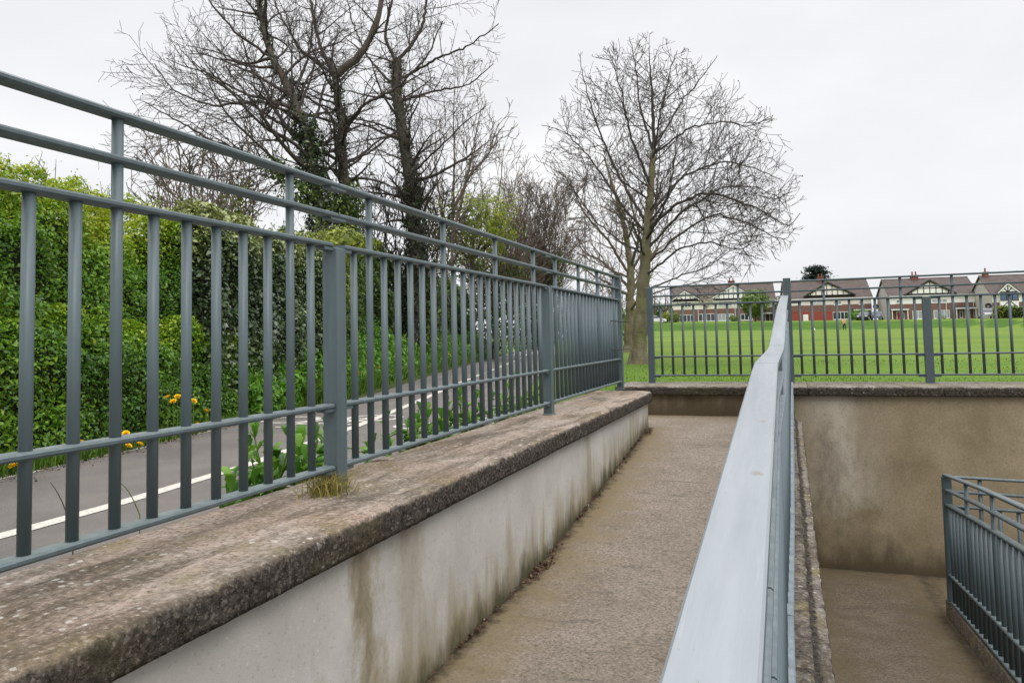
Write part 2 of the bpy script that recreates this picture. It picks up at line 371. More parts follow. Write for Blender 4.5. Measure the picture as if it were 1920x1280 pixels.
def leafm(name, stops, rough=.5, trans=.35, spec=.4):
    m = Mat(name, rough, spec)
    col = m.ramp(m.attr('rnd'), stops); m.color(col)
    tb = m.n('ShaderNodeBsdfTranslucent'); m.l(col, tb.inputs[0])
    mx_ = m.n('ShaderNodeMixShader'); mx_.inputs[0].default_value = trans
    out = m.t.nodes['Material Output']; m.l(m.b.outputs[0], mx_.inputs[1]); m.l(tb.outputs[0], mx_.inputs[2]); m.l(mx_.outputs[0], out.inputs[0])
    return m.m
LF_PRIVET = leafm('privet_leaf', [(0, (.03, .085, .008)), (.45, (.105, .23, .014)), (.75, (.22, .37, .02)), (1, (.40, .46, .035))], .38)
LF_IVY = leafm('ivy_leaf', [(0, (.022, .042, .015)), (.5, (.055, .092, .028)), (.85, (.14, .19, .055)), (1, (.28, .31, .10))], .33, .15, .6)
LF_IVY_DARK = leafm('dark_ivy_leaf', [(0, (.012, .024, .010)), (.55, (.028, .046, .017)), (.9, (.06, .085, .03)), (1, (.12, .14, .05))], .4, .15, .5)
LF_YEL = leafm('yellow_green_leaf', [(0, (.06, .09, .012)), (.5, (.19, .24, .022)), (1, (.36, .38, .04))], .5)
LF_MIX = leafm('mixed_bank_leaf', [(0, (.03, .055, .014)), (.55, (.085, .15, .028)), (.9, (.19, .26, .055)), (1, (.3, .35, .09))], .45)
LF_FRESH = leafm('fresh_weed_leaf', [(0, (.045, .13, .014)), (.5, (.10, .26, .02)), (1, (.20, .38, .04))], .4, .4)
LF_GRASS = leafm('grass_blade', [(0, (.04, .10, .009)), (.5, (.085, .18, .014)), (1, (.16, .26, .03))], .55, .35)
LF_DRY = leafm('dry_grass_blade', [(0, (.10, .12, .02)), (.5, (.30, .26, .06)), (1, (.42, .30, .12))], .6, .35)
LF_CEDAR = leafm('cedar_needles', [(0, (.012, .022, .020)), (1, (.035, .055, .048))], .6, .1)
LF_GREEN = leafm('garden_shrub_leaf', [(0, (.035, .085, .012)), (.5, (.12, .20, .03)), (1, (.34, .40, .13))], .5)
LF_CREAM = leafm('pale_blossom', [(0, (.20, .19, .10)), (1, (.50, .46, .32))], .6)
LF_DEAD = leafm('dead_leaf', [(0, (.03, .012, .010)), (.5, (.085, .04, .022)), (.9, (.16, .09, .045)), (1, (.28, .22, .13))], .7, .1)
BARK = plain('grey_bark', (.085, .072, .058), .95, .1, .45, 9)
def bark_olive():
    m = Mat('olive_bark', .95, .1)
    n = m.noise(8, 6, .65, m.co((1, 1, .35))); r = m.noise(11, 4, .7, m.co((.5, .5, 3)))
    col = m.mix(m.ramp(n, [(.3, 0), (.7, 1)]), (.10, .085, .055), (.235, .21, .135))
    col = m.mix(m.ramp(m.noise(3, 4), [(.5, 0), (.65, .6)]), col, (.19, .18, .075))
    col = m.mix(m.ramp(r, [(.32, .45), (.42, 0)]), col, (.05, .042, .03))
    m.color(col); m.bump(m.math('ADD', n, r), .8, .03); return m.m
BARK_OLIVE = bark_olive()
TWIG = plain('twig_bark', (.064, .054, .050), .9, .1, .3, 5)
TWIG_WARM = plain('warm_twig_bark', (.14, .11, .092), .9, .1, .3, 5)
HEDGE_CORE = plain('dark_hedge_core', (.022, .024, .014), 1, .05, .4, 12)  # dark solid core inside the hedges, seen between the leaves
BLACK = plain('black_steel', (.015, .015, .016), .5, .4)
YELLOW = plain('dandelion_yellow', (.86, .56, .015), .7, .2, .15, 300)
GREEN_STEM = plain('green_stem', (.12, .2, .03), .6)
# ------------------------------------------------------------------ terrain profile
PY = [-6, 2.6, 3.25, 4.6, 7, 9.5, 15.1, 28.4, 60, 110]
PX = [-3.5, -3.58, -3.62, -3.79, -4.33, -5.0, -6.6, -10.2, -19.5, -34]
def path_c(y): return interp(y, PY, PX)
LY = [-6, 3.0, 3.9, 5.2, 6.6, 10.4, 18, 28.9, 68, 110]
LX = [-5.15, -5.2, -5.28, -5.5, -5.85, -6.6, -9.0, -12.0, -22.8, -35]
def path_l(y): return interp(y, LY, LX)
def path_r(y): return path_c(y)+1.58
ZP = -.90
def y_front(x): return interp(x, [-60, -20, 8, 23, 32, 60], [152, 150, 145, 140, 134, 122])
def z_house(x): return 2.1-.0215*x
def ground_z(x, y):
    if y < 9.5: 
        return ZP-.03
    fz = -.71
    yf = y_front(x); yb = yf-17
    zb = .33-.0135*max(-60, min(60, x))
    t = min(1, max(0, (y-12)/(yb-12)))
    fz = lerp(-.72, zb, t)
    if y > yb: 
        tt = min(1, (y-yb)/3.5); tt = tt*tt*(3-2*tt); fz = lerp(zb, zb+1.3, tt)
        if y > yb+3.5: fz = lerp(zb+1.3, z_house(x), min(1, (y-yb-3.5)/13))
    d = x-(path_r(y)+.15)
    s = min(1, max(0, d/1.8)); s = s*s*(3-2*s)
    if x < path_l(y): return ZP-.02+ min(.8, max(0, (path_l(y)-x-6)*.02))
    return lerp(ZP-.03, fz, s)

def structure(o): o['kind'] = 'structure'; return o
xs = sorted(set([-420, -300, -200, -140, -100, -70, -50, -40]+list(np.arange(-34, -14, 1.0))+list(np.arange(-14, 4, .4))+[-1.95]+list(np.arange(4, 60, 4.0))+[70, 90, 120, 170, 250, 420]))
ys = sorted(set([-12, -8, -4, 0, 2, 4, 6, 7, 8, 8.8]+[9.5]+list(np.arange(9.6, 20, .4))+list(np.arange(20, 60, 2))+list(np.arange(60, 112, 4))+list(np.arange(112, 156, .7))+[160, 180, 220, 300, 450, 700]))
V = []; idx = {}; FCS = []
for j, y in enumerate(ys):
    for i, x in enumerate(xs):
        z = ground_z(x, y)
        if y > 9.7: z += .03*mnoise.noise(Vector((x*.35, y*.35, 0)))*(1 if y < 110 else .6)
        V.append((x, y, z))
nx = len(xs)
for j in range(len(ys)-1):
    for i in range(nx-1):
        if xs[i] >= -1.96 and ys[j+1] <= 9.51: continue
        FCS.append((j*nx+i, j*nx+i+1, (j+1)*nx+i+1, (j+1)*nx+i))
ground = link('grass_field', fast_mesh('grass_field', np.array(V), np.array(FCS)), GRASS, smooth=True)
structure(ground)
a = ground.data.attributes.new('bank', 'FLOAT', 'POINT'); a.data.foreach_set('value', np.array([1.0 if v[1] > y_front(v[0])-17.2 and v[1] < y_front(v[0])-13.2 else 0.0 for v in V], np.float32))

def strip(name, ya, yb, fl, fr, z, mat, step=.25, nx=1):
    n = int((yb-ya)/step)+1; V = []; FC = []
    for j in range(n+1):
        y = ya+(yb-ya)*j/n; a, b = fl(y), fr(y)
        for i in range(nx+1): V.append((lerp(a, b, i/nx), y, z))
    for j in range(n):
        for i in range(nx):
            q = j*(nx+1)+i; FC.append((q, q+1, q+nx+2, q+nx+1))
    return structure(link(name, fast_mesh(name, np.array(V), np.array(FC)), mat))
rg = random.Random(5)
def ragged(f, amp, seed):
    return lambda y: f(y)+amp*mnoise.noise(Vector((y*1.7, seed, 0)))+amp*.6*mnoise.noise(Vector((y*7, seed, 3)))
strip('cycle_path', -6, 100, ragged(path_l, .05, 1), lambda y: path_r(y) if y > 8.2 else -1.93, ZP, ASPHALT)
strip('path_centre_line', -4, 13.2, lambda y: path_c(y)-.055, lambda y: path_c(y)+.055, ZP+.004, PAINT)
yy = 14.0; dash = MB()
while yy < 60:
    for k in range(4):
        a, b = yy+k*.4, yy+(k+1)*.4
        dash.add([(path_c(a)-.055, a, ZP+.004), (path_c(a)+.055, a, ZP+.004), (path_c(b)+.055, b, ZP+.004), (path_c(b)-.055, b, ZP+.004)], [(0,1,2,3)])
    yy += 2.4
structure(dash.build('path_dashed_line', PAINT))
strip('path_edge_line', -4, 12, ragged(lambda y: path_l(y)+.07, .02, 4), ragged(lambda y: path_l(y)+.125, .03, 7), ZP+.004, PAINT, .06)

def ribbon(mb, pts, wd, z):
    for (x0, y0), (x1, y1) in zip(pts, pts[1:]):
        d = Vector((x1-x0, y1-y0)); l = d.length
        if l < 1e-5: continue
        n = Vector((-d.y, d.x))/l*wd/2
        mb.add([(x0-n.x, y0-n.y, z), (x0+n.x, y0+n.y, z), (x1+n.x, y1+n.y, z), (x1-n.x, y1-n.y, z)], [(0,1,2,3)])
def bike_symbol(cx, cy_, ang, s):
    mb = MB(); ca, sa = math.cos(ang), math.sin(ang)
    T = lambda p: (cx+s*(p[0]*ca-p[1]*sa), cy_+s*(p[0]*sa+p[1]*ca))
    for wx in (-.42, .42):
        ring = [(wx+.27*math.cos(t), .27*math.sin(t)) for t in np.linspace(0, 2*math.pi, 25)]
        ribbon(mb, [T(p) for p in ring], .07*s, ZP+.005)
    for pl in ([(-.42, 0), (-.18, .42), (.28, .42), (.0, 0), (-.42, 0)], [(.0, 0), (-.22, .55)], [(.42, 0), (.22, .62), (.36, .66)], [(-.32, .55), (-.12, .55)]):
        ribbon(mb, [T(p) for p in pl], .065*s, ZP+.006)
    return structure(mb.build('painted_bicycle_marking', PAINT, recalc=False))
bike_symbol(-5.0, 7.5, math.radians(200), 1.15)
bike_symbol(-3.25, 7.2, math.radians(20), .95)

# ------------------------------------------------------------------ walls and ramps
RY = [-3, 0, 2.75, 4.3, 7.9, 8.84, 9.6]; RZ = [-1.82, -1.585, -1.365, -1.335, -1.0, -.932, -.93]
def ramp_z(y): return interp(y, RY, RZ)
LWY = [-3, 6.2, 7.5, 9]; LWZ = [-1.62, -2.40, -2.52, -2.54]
def low_z(y): return interp(y, LWY, LWZ)

def floor_sheet(name, x0, x1, ya, yb, zf, mat, edges, step=.08, xstep=.12, cut=None):
    ny = int((yb-ya)/step); nxx = max(1, int((x1-x0)/xstep)); V = []; FC = []; E_ = []
    for j in range(ny+1):
        y = ya+(yb-ya)*j/ny
        for i in range(nxx+1):
            x = x0+(x1-x0)*i/nxx
            V.append((x, y, zf(y)+.004*mnoise.noise(Vector((x*3, y*9, 1))))); E_.append(min(e(x, y) for e in edges))
    for j in range(ny):
        for i in range(nxx):
            q = j*(nxx+1)+i; FC.append((q, q+1, q+nxx+2, q+nxx+1))
    me = fast_mesh(name, np.array(V), np.array(FC))
    a = me.attributes.new('edge', 'FLOAT', 'POINT'); a.data.foreach_set('value', np.array(E_, np.float32))
    return structure(link(name, me, mat, smooth=True))
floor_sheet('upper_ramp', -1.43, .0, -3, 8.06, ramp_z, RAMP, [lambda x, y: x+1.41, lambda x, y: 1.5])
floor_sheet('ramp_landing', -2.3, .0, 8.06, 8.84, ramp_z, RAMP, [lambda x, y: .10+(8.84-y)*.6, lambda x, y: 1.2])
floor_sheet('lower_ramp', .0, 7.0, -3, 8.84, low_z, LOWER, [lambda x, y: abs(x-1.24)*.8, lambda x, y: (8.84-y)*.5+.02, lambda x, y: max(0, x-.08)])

def wall_mesh(name, quads, mat, parent, foot, top):
    """quads: list of (p00,p10,p11,p01, nu, nv) subdivided faces; foot(x,y) -> z of foot, top z"""
    V = []; FC = []
    for a, b, c, d, nu, nv in quads:
        a, b, c, d = map(Vector, (a, b, c, d)); base = len(V)
        for j in range(nv+1):
            for i in range(nu+1):
                V.append(a.lerp(b, i/nu).lerp(d.lerp(c, i/nu), j/nv))
        for j in range(nv):
            for i in range(nu):
                q = base+j*(nu+1)+i; FC.append((q, q+1, q+nu+2, q+nu+1))
    me = fast_mesh(name, np.array([tuple(v) for v in V]), np.array(FC))
    a1 = me.attributes.new('wet', 'FLOAT', 'POINT'); a1.data.foreach_set('value', np.array([v.z-foot(v.x, v.y) for v in V], np.float32))
    a2 = me.attributes.new('fromtop', 'FLOAT', 'POINT'); a2.data.foreach_set('value', np.array([top-v.z for v in V], np.float32))
    return link(name, me, mat, parent)

def coping_stone(name, axis, a0, a1, c0, c1, ztop, th, parent, seed, front=+1, chamfer=None, rough=1.0, res=.02, mat=None):
    """slab along 'axis' from a0 to a1, across c0..c1 (front face at c1 if front>0 else c0), rough weathered arris"""
    prof = []   # (across 0..1 from back to front, z, face)
    W_ = c1-c0; r = .022
    nw = max(4, int(W_/.03))
    prof.append((0.0, -th, 1)); prof.append((0.0, -.02, .6)); 
    for i in range(nw+1): prof.append((.012+(W_-r-.012)*i/nw, 0, 0.0 if i < nw-1 else .12))
    prof += [(W_-r*.35, -r*.25, .40), (W_, -r, .75)]
    nh = 5
    for i in range(1, nh+1): prof.append((W_, -r-(th-r)*i/nh, 1))
    prof += [(W_-.07, -th, 1)]
    n = len(prof); m = max(2, int((a1-a0)/res)); V = []; FA = []; FC = []
    for j in range(m+1):
        t = a0+(a1-a0)*j/m
        for k, (c, z, fa) in enumerate(prof):
            cc = c0+c if front > 0 else c1-c
            x, y = (cc, t) if axis == 'y' else (t, cc)
            zz = ztop+z
            nv = Vector((x*14, y*14, zz*14+seed)); d = mnoise.noise(nv)*.5+mnoise.noise(nv*2.7)*.35+mnoise.noise(nv*6.1)*.2
            big = mnoise.noise(Vector((t*2.3, seed, 5)))
            if fa > .3:
                off = (d*.014+big*.006+mnoise.noise(nv*11)*.0035)*rough*front
                if axis == 'y': x += off
                else: y += off
                zz += d*.004*rough if z > -th+.001 else d*.006*rough
            else: zz += d*.003*rough
            if chamfer and axis == 'y' and t > a1-chamfer and c > W_-.1: 
                x -= (t-(a1-chamfer))*.9*(c-(W_-.1))/.1
            V.append((x, y, zz)); FA.append(fa)
    for j in range(m):
        for k in range(n-1):
            q = j*n+k; FC.append((q, q+1, q+n+1, q+n))
    me = bpy.data.meshes.new(name)
    me.from_pydata(V, [], FC+[tuple(range(n)), tuple(range(m*n, m*n+n))[::-1]]); me.update()
    bm = bmesh.new(); bm.from_mesh(me); bmesh.ops.recalc_face_normals(bm, faces=bm.faces); bm.to_mesh(me); bm.free()
    at_ = me.attributes.new('face', 'FLOAT', 'POINT'); at_.data.foreach_set('value', np.array(FA, np.float32))
    return link(name, me, mat or COPING, parent, smooth=True)

ZC = -.60
lw = tag(empty('retaining_wall', (-1.6, 3, -1.4)), 'long pale rendered wall with wide rough coping between upper ramp and cycle path', 'wall')
def P_(o, x): x.location = -o.location; return x     # children are modelled in world coordinates
ya, yb = -3, 8.02
quads = []
segs = [(-3, 0), (0, 2.75), (2.75, 4.3), (4.3, 7.9), (7.9, 8.02)]
for a, b in segs:
    quads.append(((-1.41, a, ramp_z(a)-.06), (-1.41, b, ramp_z(b)-.06), (-1.41, b, ZC-.09), (-1.41, a, ZC-.09), max(1, int((b-a)/.1)), 14))
quads.append(((-1.41, 8.02, -1.1), (-1.95, 8.02, -1.1), (-1.95, 8.02, ZC-.09), (-1.41, 8.02, ZC-.09), 6, 6))
quads.append(((-1.95, 8.02, -1.1), (-1.95, -3, -1.1), (-1.95, -3, ZC-.09), (-1.95, 8.02, ZC-.09), 60, 4))
P_(lw, wall_mesh('wall_body', quads, WALL_PALE, lw, lambda x, y: ramp_z(y), ZC-.09))
for i, (a, b) in enumerate([(-3, 0.06), (.066, 2.50), (2.506, 5.38), (5.386, 8.10)]):
    P_(lw, coping_stone('coping_stone', 'y', a, b, -1.98, -1.36, ZC, .105, lw, i*7.3, chamfer=.09 if i == 3 else None, res=.013 if i in (1, 2) else .025))

bw = tag(empty('retaining_wall', (2, 9.2, -1.6)), 'tall brown stained retaining wall with dark edged coping at the edge of the grass field', 'wall')
quads = [((-2.3, 8.81, -1.06), (-.15, 8.81, -1.06), (-.15, 8.81, ZC-.08), (-2.3, 8.81, ZC-.08), 30, 8),
         ((-.15, 8.812, -2.62), (7, 8.812, -2.62), (7, 8.812, ZC-.08), (-.15, 8.812, ZC-.08), 62, 24),
         ((-2.3, 9.56, -1.1), (-2.3, 8.81, -1.1), (-2.3, 8.81, ZC-.08), (-2.3, 9.56, ZC-.08), 6, 4)]
P_(bw, wall_mesh('wall_body', quads, WALL_BROWN, bw, lambda x, y: -.93 if x < -.14 else -2.54, ZC-.08))
for i, (a, b) in enumerate([(-1.92, .20), (.205, 1.50), (1.505, 4.2), (4.205, 7.0)]):
    P_(bw, coping_stone('coping_stone', 'x', a, b, 8.76, 9.58, ZC+.004, .10, bw, 40+i*5.1, front=-1, rough=.8, mat=COPING_GREY))

# wall under the middle railing: stepped top, drop to the lower ramp on its right
kw = tag(empty('kerb_wall', (-.05, 3, -1.5)), 'low stepped concrete kerb wall beneath the middle railing, splitting upper and lower ramps', 'wall')
def kerb_z(y): return ramp_z(y)+.19 if y < 7.9 else -1.0+.19+(y-7.9)*.05
mb = MB(); V = []; FC = []; FA = []
ny = 520
for j in range(ny+1):
    y = -3+(8.80+3)*j/ny; z = kerb_z(y); r = lambda k: mnoise.noise(Vector((y*13, k*3.7, 2)))*.007+mnoise.noise(Vector((y*41, k*3.7, 8)))*.004
    out = 1 if y < 7.75 else 0
    prof = [(-.20, ramp_z(y)-.05, 1), (-.20+r(1), z-.02, .8), (-.185, z+r(2)*.6, .5), (-.08, z+r(12)*.6, .5), (.02, z+r(3)*.7, .5), (.045+r(4), z-.006+r(4)*.7, .5), (.053+r(5)*1.5, z-.028, .95),
            (.052+.030*out, z-.032+r(6)*.8, .36), (.052+.058*out+r(7)*1.5, z-.038, .40), (.052+.064*out+r(8), z-.09, 1), (.05+.06*out, z-.26, 1), (.05+.035*out, z-.27, 1), (.05+.035*out, -2.8, 1)]
    for x, yz, fa in prof: V.append((x, y, yz)); FA.append(fa)
n = 13
for j in range(ny):
    for k in range(n-1): q = j*n+k; FC.append((q, q+n, q+n+1, q+1))
me = bpy.data.meshes.new('kerb'); me.from_pydata(V, [], FC); me.update()
a = me.attributes.new('face', 'FLOAT', 'POINT'); a.data.foreach_set('value', np.array(FA, np.float32))
P_(kw, link('kerb', me, COPING_GREY, kw, True))

# low kerb beside the lower ramp
lk = tag(empty('kerb_wall', (1.35, 5, -2.4)), 'low mossy concrete kerb carrying the dark railing at the lower right', 'wall')
V = []; FC = []; FA = []; ny = 300
def lk_z(y): return low_z(y)+.15
for j in range(ny+1):
    y = -1+(7.62+1)*j/ny; z = lk_z(y); r = lambda k: mnoise.noise(Vector((y*12, k*3.7, 22)))*.006
    for x, zz, fa in [(1.235, low_z(y)-.1, .55), (1.235+r(1), z-.015, .5), (1.252, z+r(2)*.5, .25), (1.34, z+r(3)*.4, .1), (1.45, z+r(4)*.5, .3), (1.462, z-.02, .7), (1.462, -2.9, 1)]:
        V.append((x, y, zz)); FA.append(fa)
n = 7
for j in range(ny):
    for k in range(n-1): q = j*n+k; FC.append((q, q+n, q+n+1, q+1))
FC.append(tuple(range(ny*n, ny*n+n)))
me = bpy.data.meshes.new('kerb'); me.from_pydata(V, [], FC); me.update()
a = me.attributes.new('face', 'FLOAT', 'POINT'); a.data.foreach_set('value', np.array(FA, np.float32))
P_(lk, link('kerb', me, COPING_BROWN, lk, True))
# ------------------------------------------------------------------ railings
def rail_sec(wd, th):
    h, t = wd/2, th/2; b = min(t*.6, .0035 if wd > .06 else .006)
    return [(-h, -t+b), (-h+b, -t), (h-b, -t), (h, -t+b), (h, t-b), (h-b, t), (-h+b, t), (-h, t-b)]
def panel(parent, rails, bars, mat, rail_w=.055, rail_t=.02, bar_r=.0158, name='railing_panel', lugs=None):
    """rails: list of paths; bars: list of (x,y,z0,z1)"""
    mb = MB()
    for p in rails: mb.sweep(p, rail_sec(rail_w, rail_t))
    for lg in (lugs or []): mb.box(*lg)
    po = mb.build(name, mat, parent); po.location = -parent.location
    for x, y, z0, z1 in bars:
        b = MB(); b.cyl((0, 0, z0), (0, 0, z1), bar_r, n=14)
        bo = b.build('bar', mat, po, smooth=False); bo.location = (x, y, 0)
        for pl in bo.data.polygons: pl.use_smooth = len(pl.vertices) == 4
    return po
def post(parent, x, y, z0, z1, mat, s=.07, t=.07):
    mb = MB(); mb.box(-s/2, s/2, -t/2, t/2, z0, z1); mb.box(-s/2-.004, s/2+.004, -t/2-.02, t/2+.02, z0-.001, z0+.008)
    o = mb.build('post', mat, parent, bevel=.004); o.location = Vector((x, y, 0))-parent.location
    return o
OFF = (0, -.125, -.255, -.91, -1.155)     # rails below the top rail
# left railing: on the wide coping
XL = -1.75
lr = tag(empty('metal_railing', (XL, 3, ZC)), 'long blue grey steel railing on the wide coping beside the cycle path', 'railing')
ZT = (.65, .522, .395, -.26, -.508)
for y, zt in ((-.28, .385), (2.65, .385), (5.585, .392), (8.27, .665)):
    post(lr, XL, y, ZC, zt, STEEL)
for (a, b, y0, g_) , mt in zip(((-.24, 2.61, -.1145, .13), (2.69, 5.545, 2.80, .13), (5.625, 8.235, 5.715, .1215)), (STEEL, STEEL, STEEL_CH)):
    rails = []
    for k, z in enumerate(ZT):
        e = .037 if k < 2 else -.002
        rails.append([(XL, a-e+.001, z), (XL, b+e-.001 if not (k < 2 and b > 8) else b, z)])
    lugs = []
    for z in ZT[2:]:
        lugs.append((XL-.022, XL+.022, b-.06, b+.003, z-.022, z-.0102)); lugs.append((XL-.022, XL+.022, a-.003, a+.06, z-.022, z-.0102))
    for z in ZT[:2]: lugs.append((XL-.022, XL+.022, a-.09, a+.02, z-.020, z-.0102))
    bars = [(XL, y0+k*g_, ZT[4]+.0085, (ZT[0]-.0085 if k % 6 == 1 else ZT[2]-.0085)) for k in range(21)]
    panel(lr, rails, bars, mt, lugs=lugs)
for z in (.155, -.148):
    mb = MB(); mb.cyl((XL+.035, 7.72, z), (XL+.085, 8.36, z-.005), .006, n=8); mb2 = mb.build('tie_rod', BLACK, lr); mb2.location = -lr.location
# back railing on the field edge
YB = 9.33
br = tag(empty('metal_railing', (0, YB, ZC)), 'blue grey steel railing along the back wall in front of the grass field', 'railing')
ZB = (.59, .475, .358, -.272, -.50)
for x, zt in ((-1.575, .585), (.035, .63), (1.475, .352), (4.35, .352)):
    post(br, x, YB, ZC, zt, STEEL_DK, .085 if x > 0 else .075, .07)
for a, b, x0, cnt, tall in ((-1.54, -.01, -1.445, 11, (1, 7)), (.08, 1.435, .165, 10, (2, 8)), (1.515, 4.31, 1.60, 20, (1, 7, 13, 19))):
    rails = [[(a, YB, z), (b+(.08 if (k < 2 and b > 1) else 0), YB, z)] for k, z in enumerate(ZB)]
    lugs = []
    for z in ZB[2:]: lugs += [(a-.003, a+.07, YB-.02, YB+.02, z-.026, z-.0102), (b-.07, b+.003, YB-.02, YB+.02, z-.026, z-.0102)]
    bars = [(x0+k*.1325, YB, ZB[4]+.0085, (ZB[0] if k in tall else ZB[2])-.0085) for k in range(cnt)]
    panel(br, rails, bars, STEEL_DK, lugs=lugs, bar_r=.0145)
# middle railing with the wide flat handrail
HY = [-3, 0, 2.70, 2.90, 3.15, 3.6, 4.1, 4.45, 4.75, 6.92, 9.28]
HZ = [-.62, -.361, -.138, -.124, -.118, -.112, -.106, -.094, -.065, .187, .415]
def hz(y): return interp(y, HY, HZ)
def hx(y): return interp(y, [-3, 2.9, 4.5, 6.92, 9.3], [-.072, -.072, -.051, -.026, .005])
mr = tag(empty('ramp_railing', (-.07, 3, -1.2)), 'middle ramp railing with a wide pale flat handrail running away from the viewer', 'railing')
def pth(a, b, off, step=.15, dx=0):
    n = max(2, int((b-a)/step)); q = [a+(b-a)*i/n for i in range(n+1)]
    q += [y for y in HY if a < y < b]; q = sorted(set(q))
    return [(hx(y)+dx, y, hz(y)+off) for y in q]
hseg = [(-3, 2.885), (2.889, 4.525), (4.529, 6.918), (6.922, 9.29)]
for a, b in hseg:
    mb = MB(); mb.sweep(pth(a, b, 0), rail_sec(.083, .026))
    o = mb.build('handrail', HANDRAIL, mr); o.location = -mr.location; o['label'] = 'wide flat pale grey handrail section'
posts = [(-.9, 0), (1.2, 0), (2.95, 0), (4.45, 0), (6.92, 0)]
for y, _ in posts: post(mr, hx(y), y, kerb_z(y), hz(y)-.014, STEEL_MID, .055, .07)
pan = [(-.86, 1.197), (1.203, 2.947), (2.953, 4.447), (4.453, 6.917), (6.923, 8.72)]
for a, b in pan:
    rails = [pth(a, b, o, dx=(0 if o > -.5 else .020)) for o in (-.128, -.258, -.915, -1.06)]
    n = int((b-a)/.13); bars = []
    for k in range(n):
        y = a+.06+(b-a-.12)*(k+.5)/n; z = hz(y); bars.append((hx(y)+.024, y, z-1.06+.006, z-(.258+.006)))
    lugs = []
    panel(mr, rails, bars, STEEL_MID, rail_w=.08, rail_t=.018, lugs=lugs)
# lower right railings (dark, shaded side)
XR = 1.272
fr = tag(empty('metal_railing', (XR, 6, -2.4)), 'dark blue grey railing on the low kerb, descending beside the lower ramp', 'railing')
def fz(y): return interp(y, [-1, 6.2, 7.55, 8], [-.515, -1.145, -1.285, -1.30])
offs = (0, -.125, -.252, -.855, -1.085)
for y in (7.52, 4.75, 2.2): post(fr, XR, y, lk_z(y), fz(y)-(.01 if y > 7 else .25), STEEL_DK, .07, .07)
for a, b in ((4.79, 7.482), (2.24, 4.71), (-.2, 2.16)):
    ex = .035
    rails = []
    for k, o in enumerate(offs):
        e0 = (.037 if k < 2 else 0); e1 = .037 if k < 2 and b < 7 else 0
        if k == 0 and b > 7: e1 = .07
        rails.append([(XR, y, fz(y)+o) for y in sorted(set([a-e0+.001, b+e1-.001]+[q for q in (6.2,) if a < q < b]+list(np.linspace(a+.1, b-.1, 5))))])
    n = int((b-a)/.13); bars = []
    for k in range(n):
        y = a+(b-a)*(k+.5)/n; z = fz(y); tall = (k % 6 == 2)
        bars.append((XR, y, z+offs[4]+.008, z+(offs[0] if tall else offs[2])-.008))
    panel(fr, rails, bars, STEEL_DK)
ft = tag(empty('metal_railing', (1.6, 7.7, -2.4)), 'dark railing turning right from the corner post in front of the brown wall', 'railing')
A, B_ = Vector((XR+.045, 7.50, 0)), Vector((2.9, 7.26, 0))
rails = [[(A.x, A.y, -1.292+o), (B_.x, B_.y, -1.292+o)] for o in offs]
n = int((B_-A).length/.13); bars = []
for k in range(n):
    p = A.lerp(B_, (k+.5)/n); bars.append((p.x, p.y, -1.292+offs[4]+.008, -1.292+(offs[0] if k % 6 == 1 else offs[2])-.008))
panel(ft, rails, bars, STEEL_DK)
post(ft, B_.x+.04, B_.y, -2.5, -1.30, STEEL_DK)
# ------------------------------------------------------------------ foliage helpers
def leaf_mesh(name, P, N, size, seed, rnd=None, spread=.8, aspect=.55):
    rs = np.random.RandomState(seed); n = len(P)
    nn = N+rs.randn(n, 3)*spread; nn /= np.linalg.norm(nn, axis=1, keepdims=True)+1e-9
    t = rs.randn(n, 3); t -= (t*nn).sum(1, keepdims=True)*nn; t /= np.linalg.norm(t, axis=1, keepdims=True)+1e-9
    b = np.cross(nn, t); s = (size*(.35+1.35*rs.rand(n)**1.4))[:, None] if np.ndim(size) == 0 else (size*(.7+.6*rs.rand(n)))[:, None]
    fold = nn*s*.18
    V = np.empty((n, 4, 3)); V[:, 0] = P-t*s*.5; V[:, 1] = P+b*s*aspect*.5+fold; V[:, 2] = P+t*s*.5; V[:, 3] = P-b*s*aspect*.5+fold
    FC = np.arange(n*4).reshape(n, 4)
    return fast_mesh(name, V.reshape(-1, 3), FC, rs.rand(n) if rnd is None else np.clip(rnd, 0, 1))
def blades(name, P, h, wd, seed, lean=.35, rnd=None):
    rs = np.random.RandomState(seed); n = len(P)
    az = rs.rand(n)*2*np.pi; d = np.stack([np.cos(az), np.sin(az), np.zeros(n)], 1)
    az2 = rs.rand(n)*2*np.pi; sd_ = np.stack([np.cos(az2), np.sin(az2), np.zeros(n)], 1)
    hh = (h*(.5+.8*rs.rand(n)))[:, None]; ww = (wd*(.6+.8*rs.rand(n)))[:, None]; ln = (lean*rs.rand(n))[:, None]
    up = np.array([[0, 0, 1.]])
    m1 = P+up*hh*.55+d*hh*ln*.35; tp = P+up*hh*(1-ln*.4)+d*hh*ln*1.1
    V = np.empty((n, 6, 3)); V[:, 0] = P-sd_*ww/2; V[:, 1] = P+sd_*ww/2; V[:, 2] = m1+sd_*ww*.42; V[:, 3] = m1-sd_*ww*.42; V[:, 4] = tp+sd_*ww*.06; V[:, 5] = tp-sd_*ww*.06
    i = np.arange(n)[:, None]*6
    FC = np.concatenate([i+np.array([[0, 1, 2, 3]]), i+np.array([[3, 2, 4, 5]])], 1).reshape(-1, 4)
    r = rs.rand(n) if rnd is None else rnd
    return fast_mesh(name, V.reshape(-1, 3), FC, np.repeat(r, 2))

